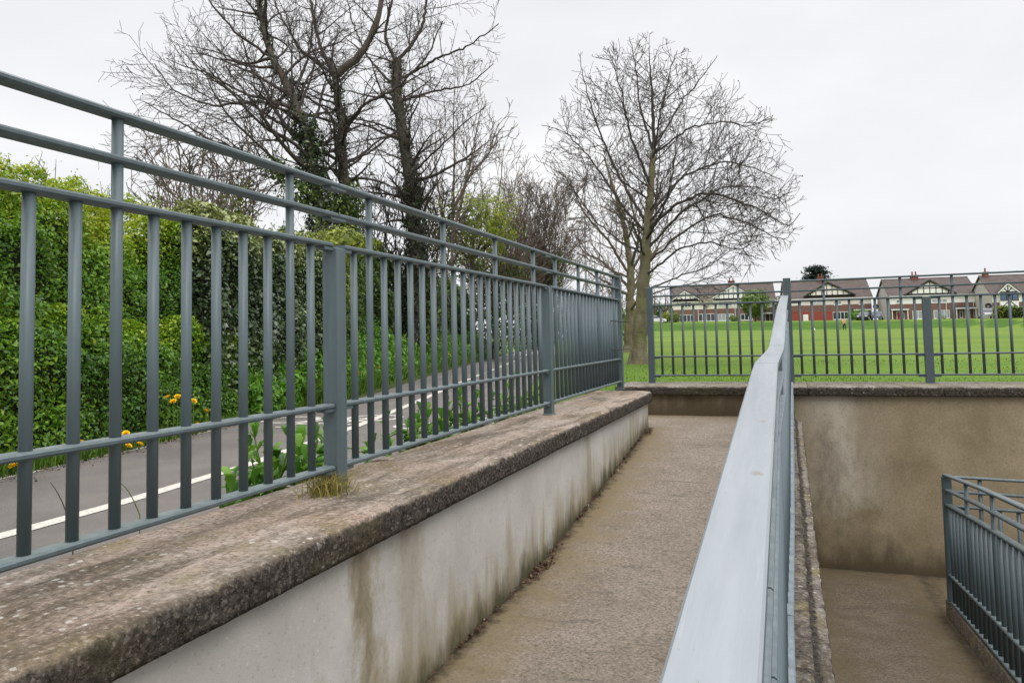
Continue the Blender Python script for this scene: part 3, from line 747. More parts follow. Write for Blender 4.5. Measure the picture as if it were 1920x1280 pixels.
def join_meshes(name, parts):
    """parts: list of (mesh of quads, material index) -> one quad mesh"""
    VV = []; FF = []; RR = []; MI = []; base = 0
    for me, mi in parts:
        n = len(me.vertices); v = np.empty(n*3, np.float32); me.vertices.foreach_get('co', v)
        q = np.empty(len(me.loops), np.int32); me.loops.foreach_get('vertex_index', q); q = q.reshape(-1, 4)
        r = np.full(len(q), .3, np.float32); a = me.attributes.get('rnd')
        if a: a.data.foreach_get('value', r)
        VV.append(v.reshape(-1, 3)); FF.append(q+base); RR.append(r); MI.append(np.full(len(q), mi, np.int32)); base += n
        bpy.data.meshes.remove(me)
    out = fast_mesh(name, np.concatenate(VV), np.concatenate(FF), np.concatenate(RR)); mi = np.concatenate(MI)
    return out, mi
def tubes(name, chains, sides):
    VV = []; FF = []; base = 0
    for pts, rad, lv in chains:
        P = np.asarray(pts); n = len(P); k = sides[min(lv, len(sides)-1)]
        T = np.gradient(P, axis=0); T /= np.linalg.norm(T, axis=1, keepdims=True)+1e-9
        ref = np.array([1., 0, 0]) if abs(T[0, 0]) < .8 else np.array([0, 1., 0])
        A = ref-(T@ref)[:, None]*T; A /= np.linalg.norm(A, axis=1, keepdims=True)+1e-9; Bn = np.cross(T, A)
        th = np.arange(k)*2*np.pi/k
        ring = P[:, None]+np.asarray(rad)[:, None, None]*(A[:, None]*np.cos(th)[None, :, None]+Bn[:, None]*np.sin(th)[None, :, None])
        VV.append(ring.reshape(-1, 3))
        i = np.arange(n-1)[:, None]*k; j = np.arange(k)[None]; j2 = (j+1) % k
        FF.append(np.stack([i+j, i+j2, i+k+j2, i+k+j], -1).reshape(-1, 4)+base); base += n*k
    return fast_mesh(name, np.concatenate(VV), np.concatenate(FF))

def grow(out, rs, p, d, Ln, r, lv, Q):
    st = Q['step'][min(lv, len(Q['step'])-1)]; n = max(3, int(Ln/st)); s = Ln/n
    p = np.array(p, float); d = np.array(d, float); pts = [p.copy()]; ds = [d.copy()]
    up = Q['up'][min(lv, len(Q['up'])-1)]; wd = Q['wander'][min(lv, len(Q['wander'])-1)]
    for i in range(n):
        d = d+rs.randn(3)*wd+np.array([0, 0, up*(.4+.9*i/n)]); d /= np.linalg.norm(d); p = p+d*s; pts.append(p.copy()); ds.append(d.copy())
    t = np.linspace(0, 1, n+1); rad = np.maximum(r*(1-.78*t**.9), Q['rmin']); out.append((pts, rad, lv))
    if lv >= Q['max']: return
    spawn(out, rs, pts, ds, rad, Ln, lv, Q)
def spawn(out, rs, pts, ds, rad, Ln, lv, Q, t0=None):
    n = len(pts)-1; cnt = Q['dens'][min(lv, len(Q['dens'])-1)]*Ln; cnt = int(cnt+rs.rand()); cnt = max(cnt, 2)
    t0 = Q['t0'][min(lv, len(Q['t0'])-1)] if t0 is None else t0
    for c in range(cnt):
        t = t0+(1-t0)*((c+rs.rand())/cnt); f = t*n; i = min(int(f), n-1); fr_ = f-i
        p = np.array(pts[i])*(1-fr_)+np.array(pts[i+1])*fr_; d = np.array(ds[i])
        q = rs.randn(3); q -= q@d*d; q /= np.linalg.norm(q)+1e-9
        an = Q['ang'][min(lv, len(Q['ang'])-1)]*(.7+.6*rs.rand()); nd = d*math.cos(an)+q*math.sin(an); nd /= np.linalg.norm(nd)
        Lc = Ln*Q['ratio'][min(lv, len(Q['ratio'])-1)]*(1.05-.65*t)*(.6+.7*rs.rand()); Lc = max(Lc, Q['lmin'])
        env = Q.get('env')
        if env:
            ok = False
            for _ in range(5):
                if env(p+nd*Lc+np.array([0, 0, .15*Lc])): ok = True; break
                Lc *= .72
            if not ok and Lc < Q['lmin']*.5: continue
        rc = max(rad[i]*(.62 if lv else .5)*(.7+.4*rs.rand()), Q['rmin']); rc = min(rc, max(Q['rmin'], Lc*.022+Q['rmin']*.5))
        grow(out, rs, p, nd, Lc, rc, lv+1, Q)

def tree(name, label, cat, base, limbs, Q, seed, bark, twig, ivy=None, group=None, buds=0):
    """limbs: list of (points, r0, r1) main stems in world space; crown grows from them"""
    rs = np.random.RandomState(seed); e = tag(empty(name, base), label, cat, group); out = []; trunk = []
    for pts, r0, r1, t0 in limbs:
        P = np.array(pts, float); m = max(8, int(np.linalg.norm(np.diff(P, axis=0), axis=1).sum()/.12))
        seg = np.concatenate([[0], np.cumsum(np.linalg.norm(np.diff(P, axis=0), axis=1))]); u = np.linspace(0, seg[-1], m+1)
        q = np.stack([np.interp(u, seg, P[:, a]) for a in range(3)], 1)
        for _ in range(3): q[1:-1] = (q[:-2]+2*q[1:-1]+q[2:])/4
        q[1:-1] += rs.randn(m-1, 3)*.012
        rad = np.maximum(np.linspace(r0, r1, m+1), .006); rad = rad*(1+.05*np.sin(u*7+seed))
        if pts is limbs[0][0]: rad[:4] *= np.array([1.5, 1.3, 1.15, 1.06])
        trunk.append((q, rad, 0)); ds = np.gradient(q, axis=0); ds /= np.linalg.norm(ds, axis=1, keepdims=True)
        Qk = dict(Q, dens=[Q['dens'][0]*Q.get('trunk', .65)]+list(Q['dens'][1:]), ratio=[Q['ratio'][0]*.7]+list(Q['ratio'][1:])) if pts is limbs[0][0] else Q
        spawn(out, rs, list(q), list(ds), rad, seg[-1]*Q.get('limbscale', 1), 0, Qk, t0)
    main = [c for k, c in enumerate(trunk) if k == 0 or c[1][0] > .085]; out += [(c[0], c[1], 0) for k, c in enumerate(trunk) if not (k == 0 or c[1][0] > .085)]
    o = link('trunk', tubes('trunk', main, [12]), bark, e, True); o.location = -e.location
    cm = tubes('crown', out, [8, 6, 4, 3, 3])
    if buds:
        tips = np.array([c[0][-1] for c in out if c[2] >= Q['max']-1]); tips = tips[rs.rand(len(tips)) < buds]
        P = np.repeat(tips, 2, 0)+rs.randn(len(tips)*2, 3)*.012
        cm, mi = join_meshes('crown', [(cm, 0), (leaf_mesh('buds', P, rs.randn(len(P), 3), .035, seed, aspect=.5), 0)])
    o = link('crown', cm, twig, e, True); o.location = -e.location
    if ivy:
        for (k, ta, tb, cnt, rr, sz, m_) in ivy:
            q, rad, _ = trunk[k]; n = len(q); tt = ta+(tb-ta)*rs.rand(cnt)**1.0; f = tt*(n-1); i = np.minimum(f.astype(int), n-2); fr_ = (f-i)[:, None]
            c = q[i]*(1-fr_)+q[i+1]*fr_; dr = rs.randn(cnt, 3); dr[:, 2] *= .5; dr /= np.linalg.norm(dr, axis=1, keepdims=True)
            lump = np.array([1+.8*mnoise.noise(Vector((a_*1.8, b_*1.8, c_*1.3))) for a_, b_, c_ in c])
            R_ = (rad[i]+rr*(1-.55*tt)*lump*(.35+.8*rs.rand(cnt)))[:, None]
            o = link('ivy', leaf_mesh('ivy', c+dr*R_, dr, sz, seed+k), m_, e); o.location = -e.location
    return e

def hedge(name, label, cat, ya, yb, half, ztop, density, size, seed, mat, xc=None, bulge=.22, top_bright=.35, sprigs=0, zbase=-.9, yscale=1.0, group=None, shape=2.6, hue=0.0):
    """leafy body that follows the path; cross-section is a superellipse with lumps"""
    rs = np.random.RandomState(seed); e = tag(empty(name, (path_l((ya+yb)/2)-half-.2, (ya+yb)/2, zbase)), label, cat, group)
    xc = xc or (lambda y: path_l(y)-.08-half)
    H = (lambda y: ztop(y)-zbase) 
    ends = .35
    area = (yb-ya)*(2*2.3+half*2); n = int(area*density)
    y = ya+(yb-ya)*rs.rand(n); th = rs.rand(n)*math.pi*1.06-.03*math.pi; P = np.empty((n, 3)); N = np.empty((n, 3)); R = np.empty(n)
    dep = rs.exponential(.065, n)
    for i in range(n):
        yy_ = y[i]; c, s = math.cos(th[i]), math.sin(th[i]); h = H(yy_)
        c1 = math.copysign(abs(c)**(2/shape), c); s1 = max(0.0, s)**(2/shape)
        tap = min(1, (yy_-ya)/ends+.35, (yb-yy_)/ends+.35)
        lp = mnoise.noise(Vector((c1*1.3+seed, yy_*1.25, s1*2.2)))*.9+.75*mnoise.noise(Vector((c1*2.5+seed, yy_*2.6, s1*4.2)))+.3*mnoise.noise(Vector((c1*6+seed, yy_*7.5, s1*11)))
        k = 1+bulge*lp
        x_ = xc(yy_)+c1*half*k*(tap**.3); z_ = zbase+s1*h*(1+bulge*.35*lp)*(tap**.2)
        nrm = Vector((c1*1.0, 0.0, s1*.8+.05)).normalized()
        dd = dep[i]
        P[i] = (x_-nrm.x*dd, yy_+rs.randn()*.04, z_-nrm.z*dd); N[i] = nrm
        hue_ = mnoise.noise(Vector((yy_*.9+seed, z_*1.1, c1)))
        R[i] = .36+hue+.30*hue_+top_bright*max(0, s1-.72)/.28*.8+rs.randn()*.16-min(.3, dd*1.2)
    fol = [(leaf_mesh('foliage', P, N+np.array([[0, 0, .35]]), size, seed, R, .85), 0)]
    V = []; FC = []; m = 40; k = 13
    for j in range(m+1):
        yy_ = ya+.12+(yb-ya-.24)*j/m
        for q in range(k):
            a_ = math.pi*q/(k-1); c, s = math.cos(a_), math.sin(a_); c1 = math.copysign(abs(c)**(2/shape), c); s1 = max(0.0, s)**(2/shape)
            lp = mnoise.noise(Vector((c1*1.3+seed, yy_*1.25, s1*2.2)))
            V.append((xc(yy_)+c1*half*.72*(1+bulge*lp*.8), yy_, zbase+s1*H(yy_)*.86*(1+bulge*.3*lp)))
    for j in range(m):
        for q in range(k-1): a_ = j*k+q; FC.append((a_, a_+1, a_+k+1, a_+k))
    o = link('inner_stems', fast_mesh('inner_stems', np.array(V), np.array(FC)), HEDGE_CORE, e, True); o.location = -e.location
    if sprigs:
        ch = []; LP = []
        for i in range(sprigs):
            yy_ = ya+(yb-ya)*rs.rand(); p = np.array([xc(yy_)+half*(rs.rand()*1.5-.75), yy_, ztop(yy_)-.03]); d = np.array([rs.randn()*.35, rs.randn()*.35, 1.]); L_ = .06+.17*rs.rand()
            q = [p+d*L_*t_+np.array([0, 0, -.02])*t_ for t_ in np.linspace(0, 1, 4)]; ch.append((q, np.array([.004, .0035, .003, .002]), 3))
            for t_ in np.linspace(.25, 1, 6): LP.append(p+d*L_*t_+rs.randn(3)*.018)
        LP = np.array(LP); fol += [(tubes('sprigs', ch, [3]), 1), (leaf_mesh('sprig_leaves', LP, rs.randn(len(LP), 3)+np.array([0, 0, .5]), size*.6, seed+5, .5+.4*rs.rand(len(LP)), .5), 0)]
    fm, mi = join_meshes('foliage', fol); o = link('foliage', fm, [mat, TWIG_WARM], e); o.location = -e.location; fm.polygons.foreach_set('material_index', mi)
    return e

# ------------------------------------------------------------------ hedges along the path
hedge('privet_hedge', 'bright green leafy hedge beside the path at far left', 'hedge', 1.8, 6.75, .62, lambda y: 1.50+.05*math.sin(y*2.1), 4200, .037, 11, LF_PRIVET, xc=lambda y: path_l(y)-.92+.10*math.sin(y*1.9), bulge=.42, top_bright=.7, hue=.05, sprigs=150)
hedge('low_shrub', 'low bushy green shrub spilling out at the foot of the bright hedge', 'shrub', 2.6, 9.6, .40, lambda y: .30+.12*math.sin(y*1.7+1)-.28*max(0, min(1, (y-6.4)/1.5)), 4000, .035, 17, LF_PRIVET, xc=lambda y: path_l(y)-.44, bulge=.38, top_bright=.55, hue=.0, shape=2.0)
hedge('ivy_hedge', 'dark glossy ivy covered hedge in the middle of the path side', 'hedge', 6.6, 10.4, .60, lambda y: 1.64+.06*math.sin(y*1.9), 2100, .060, 23, LF_IVY, bulge=.24, top_bright=.75, hue=.05, sprigs=60)
hedge('yellow_green_shrub', 'small yellow green shrub topping the end of the ivy hedge', 'shrub', 9.3, 11.9, .40, lambda y: 1.72+.1*math.sin(y*3), 900, .075, 29, LF_YEL, xc=lambda y: path_l(y)-.75, bulge=.35, top_bright=.2, hue=.0, zbase=.6)
hedge('bank_thicket', 'dark tangled leafy bank lining the path below the bare trees', 'thicket', 10.5, 17.5, .9, lambda y: 1.75+.25*math.sin(y*.8), 520, .105, 31, LF_MIX, xc=lambda y: path_l(y)-1.0-.6*min(1, max(0, (y-10.3)/2)), bulge=.34, top_bright=.2, hue=0.0, sprigs=60)
hedge('bank_thicket', 'farther dark leafy bank where the path bends away', 'thicket', 17.2, 34, 1.3, lambda y: 2.1+.5*math.sin(y*.45), 230, .15, 37, LF_MIX, xc=lambda y: path_l(y)-2.1, bulge=.38, top_bright=.25, hue=.02)

# verge weeds and grass: nobody could count them
rs = np.random.RandomState(3); Pn = []
for i in range(9000):
    y = 2.0+6.5*rs.rand(); Pn.append((path_l(y)+.12-abs(rs.randn())*.20, y, ZP-.01))
for i in range(24000):
    y = 7.5+rs.rand()**1.4*26; wd = .25+.85*min(1, max(0, (y-9)/3)); t = rs.rand(); Pn.append((path_l(y)+.14-t*wd, y, ZP-.01+t*wd*.72))
Pn = np.array(Pn); hh = np.where(Pn[:, 1] < 8.5, .14, .36)
o = link('verge_grass', blades('verge_grass', Pn, hh, np.where(Pn[:, 1] < 8.5, .008, .022), 5, .8), LF_GRASS); o['kind'] = 'stuff'
Pw = []; Nw = []
for i in range(46000):
    y = 7.2+rs.rand()**1.45*26; wd = .25+.85*min(1, max(0, (y-9)/3)); t = rs.rand()**.8; hb = .30+.35*abs(mnoise.noise(Vector((y*1.4, 2, 0)))*2)
    Pw.append((path_l(y)+.12-t*wd, y, ZP+t*wd*.75+rs.rand()**1.2*hb))
o = link('verge_weeds', leaf_mesh('verge_weeds', np.array(Pw), np.tile([.35, -.2, .9], (len(Pw), 1)), .10, 8, None, .8, .45), LF_FRESH); o['kind'] = 'stuff'
bkV = []; bkF = []
for j in range(61):
    y = 7.2+30*j/60; wd = .25+.85*min(1, max(0, (y-9)/3))
    for t in (-.15, .3, .65, 1.0, 1.6): bkV.append((path_l(y)+.12-t*wd, y, ZP-.012+max(0, t)*wd*.70))
for j in range(60):
    for k in range(4): q = j*5+k; bkF.append((q, q+1, q+6, q+5))
structure(link('grassy_bank', fast_mesh('grassy_bank', np.array(bkV), np.array(bkF)), plain('bank_soil', (.05, .07, .02), 1, .05, .4, 6), None, True))
# lawn blades just beyond the back wall
Pg = []
for i in range(26000):
    y = 9.62+rs.rand()**3.2*9; x = -3.6+rs.rand()*(3.6+1.0+y*.42); 
    if x < path_r(y)+.05: continue
    Pg.append((x, y, ground_z(x, y)-.01))
Pg = np.array(Pg)
o = link('lawn_blades', blades('lawn_blades', Pg, .034, .010, 9, .9), LF_GRASS); o['kind'] = 'stuff'
# fallen leaves and moss along the foot of the pale wall
Pd = []
for i in range(800):
    y = 1.6+rs.rand()*6.3; cl = .5+mnoise.noise(Vector((y*2.6, 7, 0)))
    if rs.rand() > cl*1.1: continue
    x = -1.405+abs(rs.randn())*.016+(rs.rand() < .02)*rs.rand()*.08; Pd.append((x, y, ramp_z(y)+.006+rs.rand()*.018*(x < -1.36)))
for i in range(70): Pd.append((-1.36+rs.randn()*.025, 7.72+rs.randn()*.03, ramp_z(7.7)+.01+rs.rand()*.05))
for i in range(110): Pd.append((-1.38+abs(rs.randn())*.03, 4.15+rs.randn()*.10, ramp_z(4.1)+.008+rs.rand()*.03))
for i in range(2600):
    y = 3+rs.rand()**1.3*20; Pd.append((path_l(y)+.05+abs(rs.randn())*.16, y, ZP+.008+rs.rand()*.015))
Pd = np.array(Pd)
o = link('leaf_litter', leaf_mesh('leaf_litter', Pd, np.tile([.3, -.1, 1.], (len(Pd), 1)), .018, 4, None, .7, .7), LF_DEAD); o['kind'] = 'stuff'

# ------------------------------------------------------------------ weeds behind the left railing, grass tuft, dandelions
def dock(seed, label, x, y, n, h, sp):
    rs = np.random.RandomState(seed); e = tag(empty('dock_weed', (x, y, ZP)), label, 'weed', 'weeds behind the left railing')
    V = []; FC = []; R = []; ch = []
    for s_ in range(n):
        bx, by = rs.randn()*sp*.22, rs.randn()*sp; hs = h*(.55+.5*rs.rand()); lean = rs.randn(2)*.14
        stem = [(bx+lean[0]*t*hs, by+lean[1]*t*hs, t*hs) for t in np.linspace(0, 1, 6)]; ch.append((stem, np.linspace(.006, .003, 6), 2))
        for k in range(15):
            t = .25+.75*rs.rand(); o_ = np.array([bx+lean[0]*t*hs, by+lean[1]*t*hs, t*hs]); az = rs.rand()*6.28; L_ = (.19-.09*t)*(.7+.6*rs.rand()); el = .45+.7*rs.rand()+(.4 if t > .85 else 0)
            d = np.array([math.cos(az)*math.cos(el), math.sin(az)*math.cos(el), math.sin(el)]); sd_ = np.array([-math.sin(az), math.cos(az), 0]); W_ = L_*.36
            b0 = len(V); rows = 6
            for q in range(rows+1):
                u = q/rows; wv = W_*math.sin(math.pi*min(1, u*.93+.07))**.8*(1+.18*math.sin(u*19+k)); c = o_+d*L_*u+np.array([0, 0, -.42*L_*u*u]); fold = .22*wv
                V += [tuple(c-sd_*wv/2+np.array([0, 0, fold])), tuple(c), tuple(c+sd_*wv/2+np.array([0, 0, fold]))]
            rv = rs.rand()
            for q in range(rows):
                for a_ in (0, 1): i = b0+q*3+a_; FC.append((i, i+1, i+4, i+3)); R.append(rv)
    link('leaves', fast_mesh('leaves', np.array(V), np.array(FC), R), LF_FRESH, e, True)
    link('stems', tubes('stems', ch, [5]), GREEN_STEM, e)
    return e
dock(1, 'tall leafy green weed clump left of the near railing post', -2.13, 2.76, 16, .52, .12)
dock(2, 'leafy green weed clump showing just right of the near railing post', -2.13, 3.16, 11, .48, .10)
dock(6, 'small low weed at the left end of the weed clumps', -2.08, 2.46, 5, .36, .06)
dock(3, 'bushy green weed clump behind the middle railing panel', -2.14, 4.15, 14, .48, .18)
dock(4, 'green weed clump behind the far half of the middle railing panel', -2.14, 5.0, 14, .50, .24)
dock(5, 'small green weed clump just before the second railing post', -2.2, 6.1, 10, .54, .25)
tf = tag(empty('grass_tuft', (XL+.0, 2.56, ZC)), 'tuft of yellowing grass at the foot of the near railing post', 'grass')
rs = np.random.RandomState(12); n = 420; az = rs.rand(n)*6.28; rr = np.abs(rs.randn(n))*.05
Pt = np.stack([np.cos(az)*rr+.02, np.sin(az)*rr*1.2, np.zeros(n)], 1)
link('blades', blades('blades', Pt, .085, .004, 13, 1.5, rs.rand(n)), LF_DRY, tf)
for (px, py, hgt, lab) in ((137, 1000, .14, 'single dry grass stalk leaning left behind the first railing bars'), (262, 965, .12, 'thin green grass stalk leaning left behind the third railing bar')):
    b0 = ray(px, py); b0 = b0*(-2.03/b0.x); tp = ray(px-42, py-95) if px < 200 else ray(px-40, py-62); tp = tp*(-2.03/tp.x)
    g_ = tag(empty('grass_stalk', (b0.x, b0.y, ZP)), lab, 'grass'); k0 = b0-Vector(g_.location); k1 = tp-Vector(g_.location)
    pts = [(k0.x, k0.y, k0.z*t) for t in np.linspace(0, 1, 4)]+[tuple(k0.lerp(k1, t)+Vector((0, 0, .02*math.sin(t*3.1)))) for t in np.linspace(.2, 1, 6)]
    link('blade', tubes('blade', [(pts, np.linspace(.003, .001, 10), 3)], [4]), LF_DRY if px < 200 else GREEN_STEM, g_)

DF = None
dpx = [(315, 745, 'topmost left'), (325, 753, ''), (333, 744, ''), (363, 752, ''), (386, 771, ''), (370, 796, ''), (236, 813, ''), (240, 836, ''), (262, 833, ''), (152, 830, ''), (124, 852, ''), (25, 873, ''),
       (597, 722, ''), (672, 700, ''), (711, 690, ''), (682, 716, ''), (775, 640, ''), (842, 664, ''), (788, 655, ''), (760, 690, '')]
DLAB = ['small yellow dandelion at the top left of the cluster under the hedge', 'yellow dandelion just below the top one in the hedge cluster', 'yellow dandelion at the top right of the small hedge cluster',
        'yellow dandelion alone to the right of the fifth bar from the left', 'tiny half closed yellow dandelion right of the hedge cluster', 'yellow dandelion low by the path edge below the hedge cluster',
        'yellow dandelion just right of the third bar, above the low rail', 'yellow dandelion right of the third bar, directly below the low rail', 'yellow dandelion lowest by the edge line between third and fourth bars',
        'yellow dandelion peeping over the low rail between first and third bars', 'yellow dandelion under the low rail left of the second bar', 'yellow dandelion at the far left edge of the path',
        'lone yellow dandelion just left of the near railing post', 'yellow dandelion just right of the near railing post', 'yellow dandelion near the second bar past the near post',
        'low yellow dandelion on the verge past the near post', 'yellow dandelion high in the verge weeds mid panel', 'farthest yellow dandelion in the verge weeds',
        'yellow dandelion among weeds in the middle of the verge', 'yellow dandelion low in the weeds mid verge']
for i, (px, py, _) in enumerate(dpx):
    d = ray(px, py); t = 1.0
    for k in range(4000):
        p = d*t
        if p.x <= path_l(p.y)+.10 or p.z < ZP+.06: break
        t += .01
    hgt = max(.05, p.z-ZP)
    if DF is None:
        DF = empty('dandelion'); mb = MB()
        mb.cyl((0, 0, 0), (0, 0, .002), .004, n=6); 
        o = mb.build('stem', GREEN_STEM, DF)
        st_ = bpy.data.meshes.new('stem')
        fl = MB(); rs = np.random.RandomState(2)
        for q in range(46):
            az = q*2.4; el = .15+1.2*(q/46); L_ = .021*(1.15-.35*q/46); c, s = math.cos(az), math.sin(az)
            tip = (c*L_*math.cos(el), s*L_*math.cos(el), L_*math.sin(el)*.8); w_ = .0045
            fl.add([(0, 0, 0), (tip[0]*.6-s*w_, tip[1]*.6+c*w_, tip[2]*.75), tip, (tip[0]*.6+s*w_, tip[1]*.6-c*w_, tip[2]*.75)], [(0, 1, 2, 3)])
        fo = fl.build('flower_head', YELLOW, DF, recalc=False)
        bpy.data.objects.remove(o)
        e = DF
    else: e = copy_tree(DF)
    tag(e, DLAB[i], 'dandelion', 'dandelions along the verge')
    e.location = (p.x, p.y, p.z-hgt); e.rotation_euler = (0, 0, i*1.3)
    fo = [c for c in e.children if c.name.startswith('flower')][0]; fo.location = (0, 0, hgt); fo.rotation_euler = (.5*math.cos(i), -.5, 0); fo.scale = (1.7,)*3
    for c in [c for c in e.children if c.name.startswith('stem')]: bpy.data.objects.remove(c)
    mb = MB(); mb.cyl((0, 0, 0), (0, 0, hgt), .003, .0022, n=6); mb.build('stem', GREEN_STEM, e)
# ------------------------------------------------------------------ trees
def W(px, py, Y): v = at_y(px, py, Y); return (v.x, v.y, v.z)
# main bare tree on the grass
cx0 = np.array([-2.75, 17.4, 2.9])
def env_main(p):
    d = p-cx0; x = d[0]/(3.35 if d[0] > 0 else 2.8); y = d[1]/2.9; z = d[2]/(4.2 if d[2] > 0 else 2.3)
    if d[0] > 0 and d[2] > 0: z *= 1+.35*max(0, d[0])/3.15
    return x*x+y*y+z*z < 1.0
Qm = dict(step=[.25, .15, .10, .08], up=[.02, .07, .10, .10], wander=[.09, .10, .12, .12], dens=[5.4, 4.2, 5.2, 6], t0=[.30, .15, .10, .1], ang=[.95, .65, .6, .6], ratio=[.50, .58, .62, .5], rmin=.0046, lmin=.30, max=3, env=env_main, limbscale=1.0)
base = W(1195, 690, 17.4)
limbs = [([base, W(1199, 640, 17.4), W(1205, 560, 17.4), W(1211, 470, 17.4), W(1218, 370, 17.4), W(1226, 280, 17.4)], .20, .055, .5)]
def limb(y0, pts, r0, t0=.30): limbs.append(([W(p[0], p[1], 17.4+p[2]) for p in pts], r0*.66, .007, t0))
limb(0, [(1226, 284, 0), (1224, 190, -.05), (1216, 90, -.1)], .075, .05)
limb(0, [(1226, 290, 0), (1200, 200, .3), (1190, 110, .5), (1180, 70, .6)], .05, .15)
limb(0, [(1213, 440, 0), (1170, 390, -.3), (1110, 300, -.7), (1060, 245, -.9), (1015, 235, -1.1)], .05)
limb(0, [(1214, 425, 0), (1160, 330, .5), (1120, 240, .9), (1095, 150, 1.1), (1085, 100, 1.2)], .06)
limb(0, [(1220, 350, 0), (1180, 250, -.6), (1165, 170, -1.0), (1140, 90, -1.2)], .05)
limb(0, [(1214, 430, 0), (1270, 380, -.6), (1330, 360, -1.2), (1420, 390, -1.6), (1480, 430, -1.8), (1500, 400, -1.9)], .06)
limb(0, [(1218, 400, 0), (1280, 330, .7), (1360, 300, 1.2), (1430, 320, 1.6), (1470, 340, 1.8)], .055)
limb(0, [(1225, 290, 0), (1290, 240, -.4), (1360, 225, -.8), (1410, 240, -1.1), (1440, 220, -1.2)], .04)
limb(0, [(1227, 275, 0), (1280, 190, .5), (1320, 140, .8), (1345, 105, .9)], .04)
limb(0, [(1208, 520, 0), (1265, 470, -.5), (1330, 450, -.9), (1380, 470, -1.1), (1430, 450, -1.3)], .045)
limb(0, [(1209, 500, 0), (1270, 440, .3), (1340, 400, .5), (1410, 420, .7), (1470, 455, .8), (1490, 430, .8)], .05)
limb(0, [(1211, 470, 0), (1275, 400, -.2), (1350, 350, -.4), (1420, 350, -.5), (1470, 375, -.5)], .05)
limb(0, [(1207, 560, 0), (1250, 540, -.3), (1310, 530, -.5), (1350, 510, -.6)], .03)
limb(0, [(1208, 545, 0), (1270, 520, .4), (1330, 500, .7), (1370, 470, .9)], .035)
limb(0, [(1210, 480, 0), (1160, 450, .6), (1110, 410, 1.2), (1060, 330, 1.6)], .045)
limb(0, [(1212, 450, 0), (1240, 400, -1.0), (1260, 340, -1.9), (1270, 250, -2.4)], .05)
limb(0, [(1212, 445, 0), (1230, 400, 1.2), (1235, 320, 2.0), (1240, 220, 2.5)], .05)
limb(0, [(1224, 300, 0), (1240, 210, -.7), (1255, 140, -.9), (1270, 95, -1.0)], .04)
tree('bare_tree', 'bare spreading tree with olive trunk on the grass in front of the houses', 'tree', base, limbs, Qm, 7, BARK_OLIVE, TWIG, buds=.35)
# second smaller tree behind it
Qs = dict(step=[.3, .22, .16, .12], up=[.03, .05, .05, .05], wander=[.10, .11, .12, .12], dens=[3.4, 3.0, 4.5, 4], t0=[.15, .15, .12, .1], ang=[.8, .75, .7, .7], ratio=[.5, .55, .5, .5], rmin=.0085, lmin=.35, max=3)
base = W(1178, 668, 26)
limbs = [([base, W(1182, 590, 26), W(1183, 500, 26), W(1170, 420, 26), W(1150, 350, 26), W(1130, 290, 26)], .20, .02, .2)]
for pts in ([(1183, 520, 0), (1140, 450, -.6), (1095, 400, -1), (1065, 330, -1.3)], [(1182, 540, 0), (1130, 490, .7), (1090, 470, 1.2), (1072, 420, 1.4)], [(1184, 500, 0), (1200, 440, -.8), (1180, 370, -1.4), (1160, 300, -1.7)],
            [(1180, 560, 0), (1210, 500, .8), (1240, 450, 1.3), (1260, 380, 1.6)], [(1181, 555, 0), (1120, 520, -.8), (1090, 500, -1.3)]):
    limbs.append(([W(a, b, 26+c) for a, b, c in pts], .06, .012, .15))
tree('bare_tree', 'smaller twiggy bare tree close behind the olive trunk', 'tree', base, limbs, Qs, 8, BARK_OLIVE, TWIG_WARM)

# three ivy clad trees beyond the hedge
Ql = dict(step=[.3, .2, .14, .10], up=[.02, .035, .05, .05], trunk=1.15, wander=[.12, .13, .13, .13], dens=[3.5, 3.4, 5.2, 5], t0=[.3, .2, .12, .1], ang=[1.0, .8, .75, .7], ratio=[.50, .55, .5, .5], rmin=.0046, lmin=.24, max=3)
def Wl(Y): return lambda pts: [W(a, b, Y+c) for a, b, c in pts]
w1 = Wl(14)
base = W(640, 745, 14)
limbs = [(w1([(640, 745, 0), (612, 520, 0), (600, 400, 0), (575, 250, 0), (545, 170, 0), (510, 110, .1), (490, 40, .2), (478, -60, .2)]), .19, .05, .45),
         (w1([(600, 390, 0), (540, 330, -.3), (470, 290, -.5), (400, 265, -.7), (330, 225, -.9), (268, 190, -1.0)]), 0.054, .010, .15),
         (w1([(580, 270, 0), (500, 215, .5), (430, 170, .8), (370, 130, 1.0), (330, 80, 1.0)]), 0.040, .010, .15),
         (w1([(560, 200, 0), (480, 190, -.8), (400, 200, -1.3), (320, 170, -1.6), (290, 120, -1.7)]), 0.036, .010, .15),
         (w1([(510, 110, .1), (440, 60, -.4), (390, 0, -.7), (370, -60, -.9)]), 0.036, .012, .15),
         (w1([(550, 180, 0), (580, 100, .7), (590, 20, 1.0), (600, -80, 1.2)]), 0.036, .012, .15)]
tree('ivy_clad_tree', 'ivy clad bare tree leaning left, leftmost of the three trunks', 'tree', base, limbs, Ql, 21, BARK, TWIG, ivy=[(0, .05, .60, 8500, .30, .075, LF_IVY_DARK), (0, .5, .95, 1500, .14, .055, LF_IVY_DARK), (1, .0, .30, 1500, .4, .085, LF_MIX)], group=None, buds=.25)
w2 = Wl(15.2)
base = W(655, 735, 15.2)
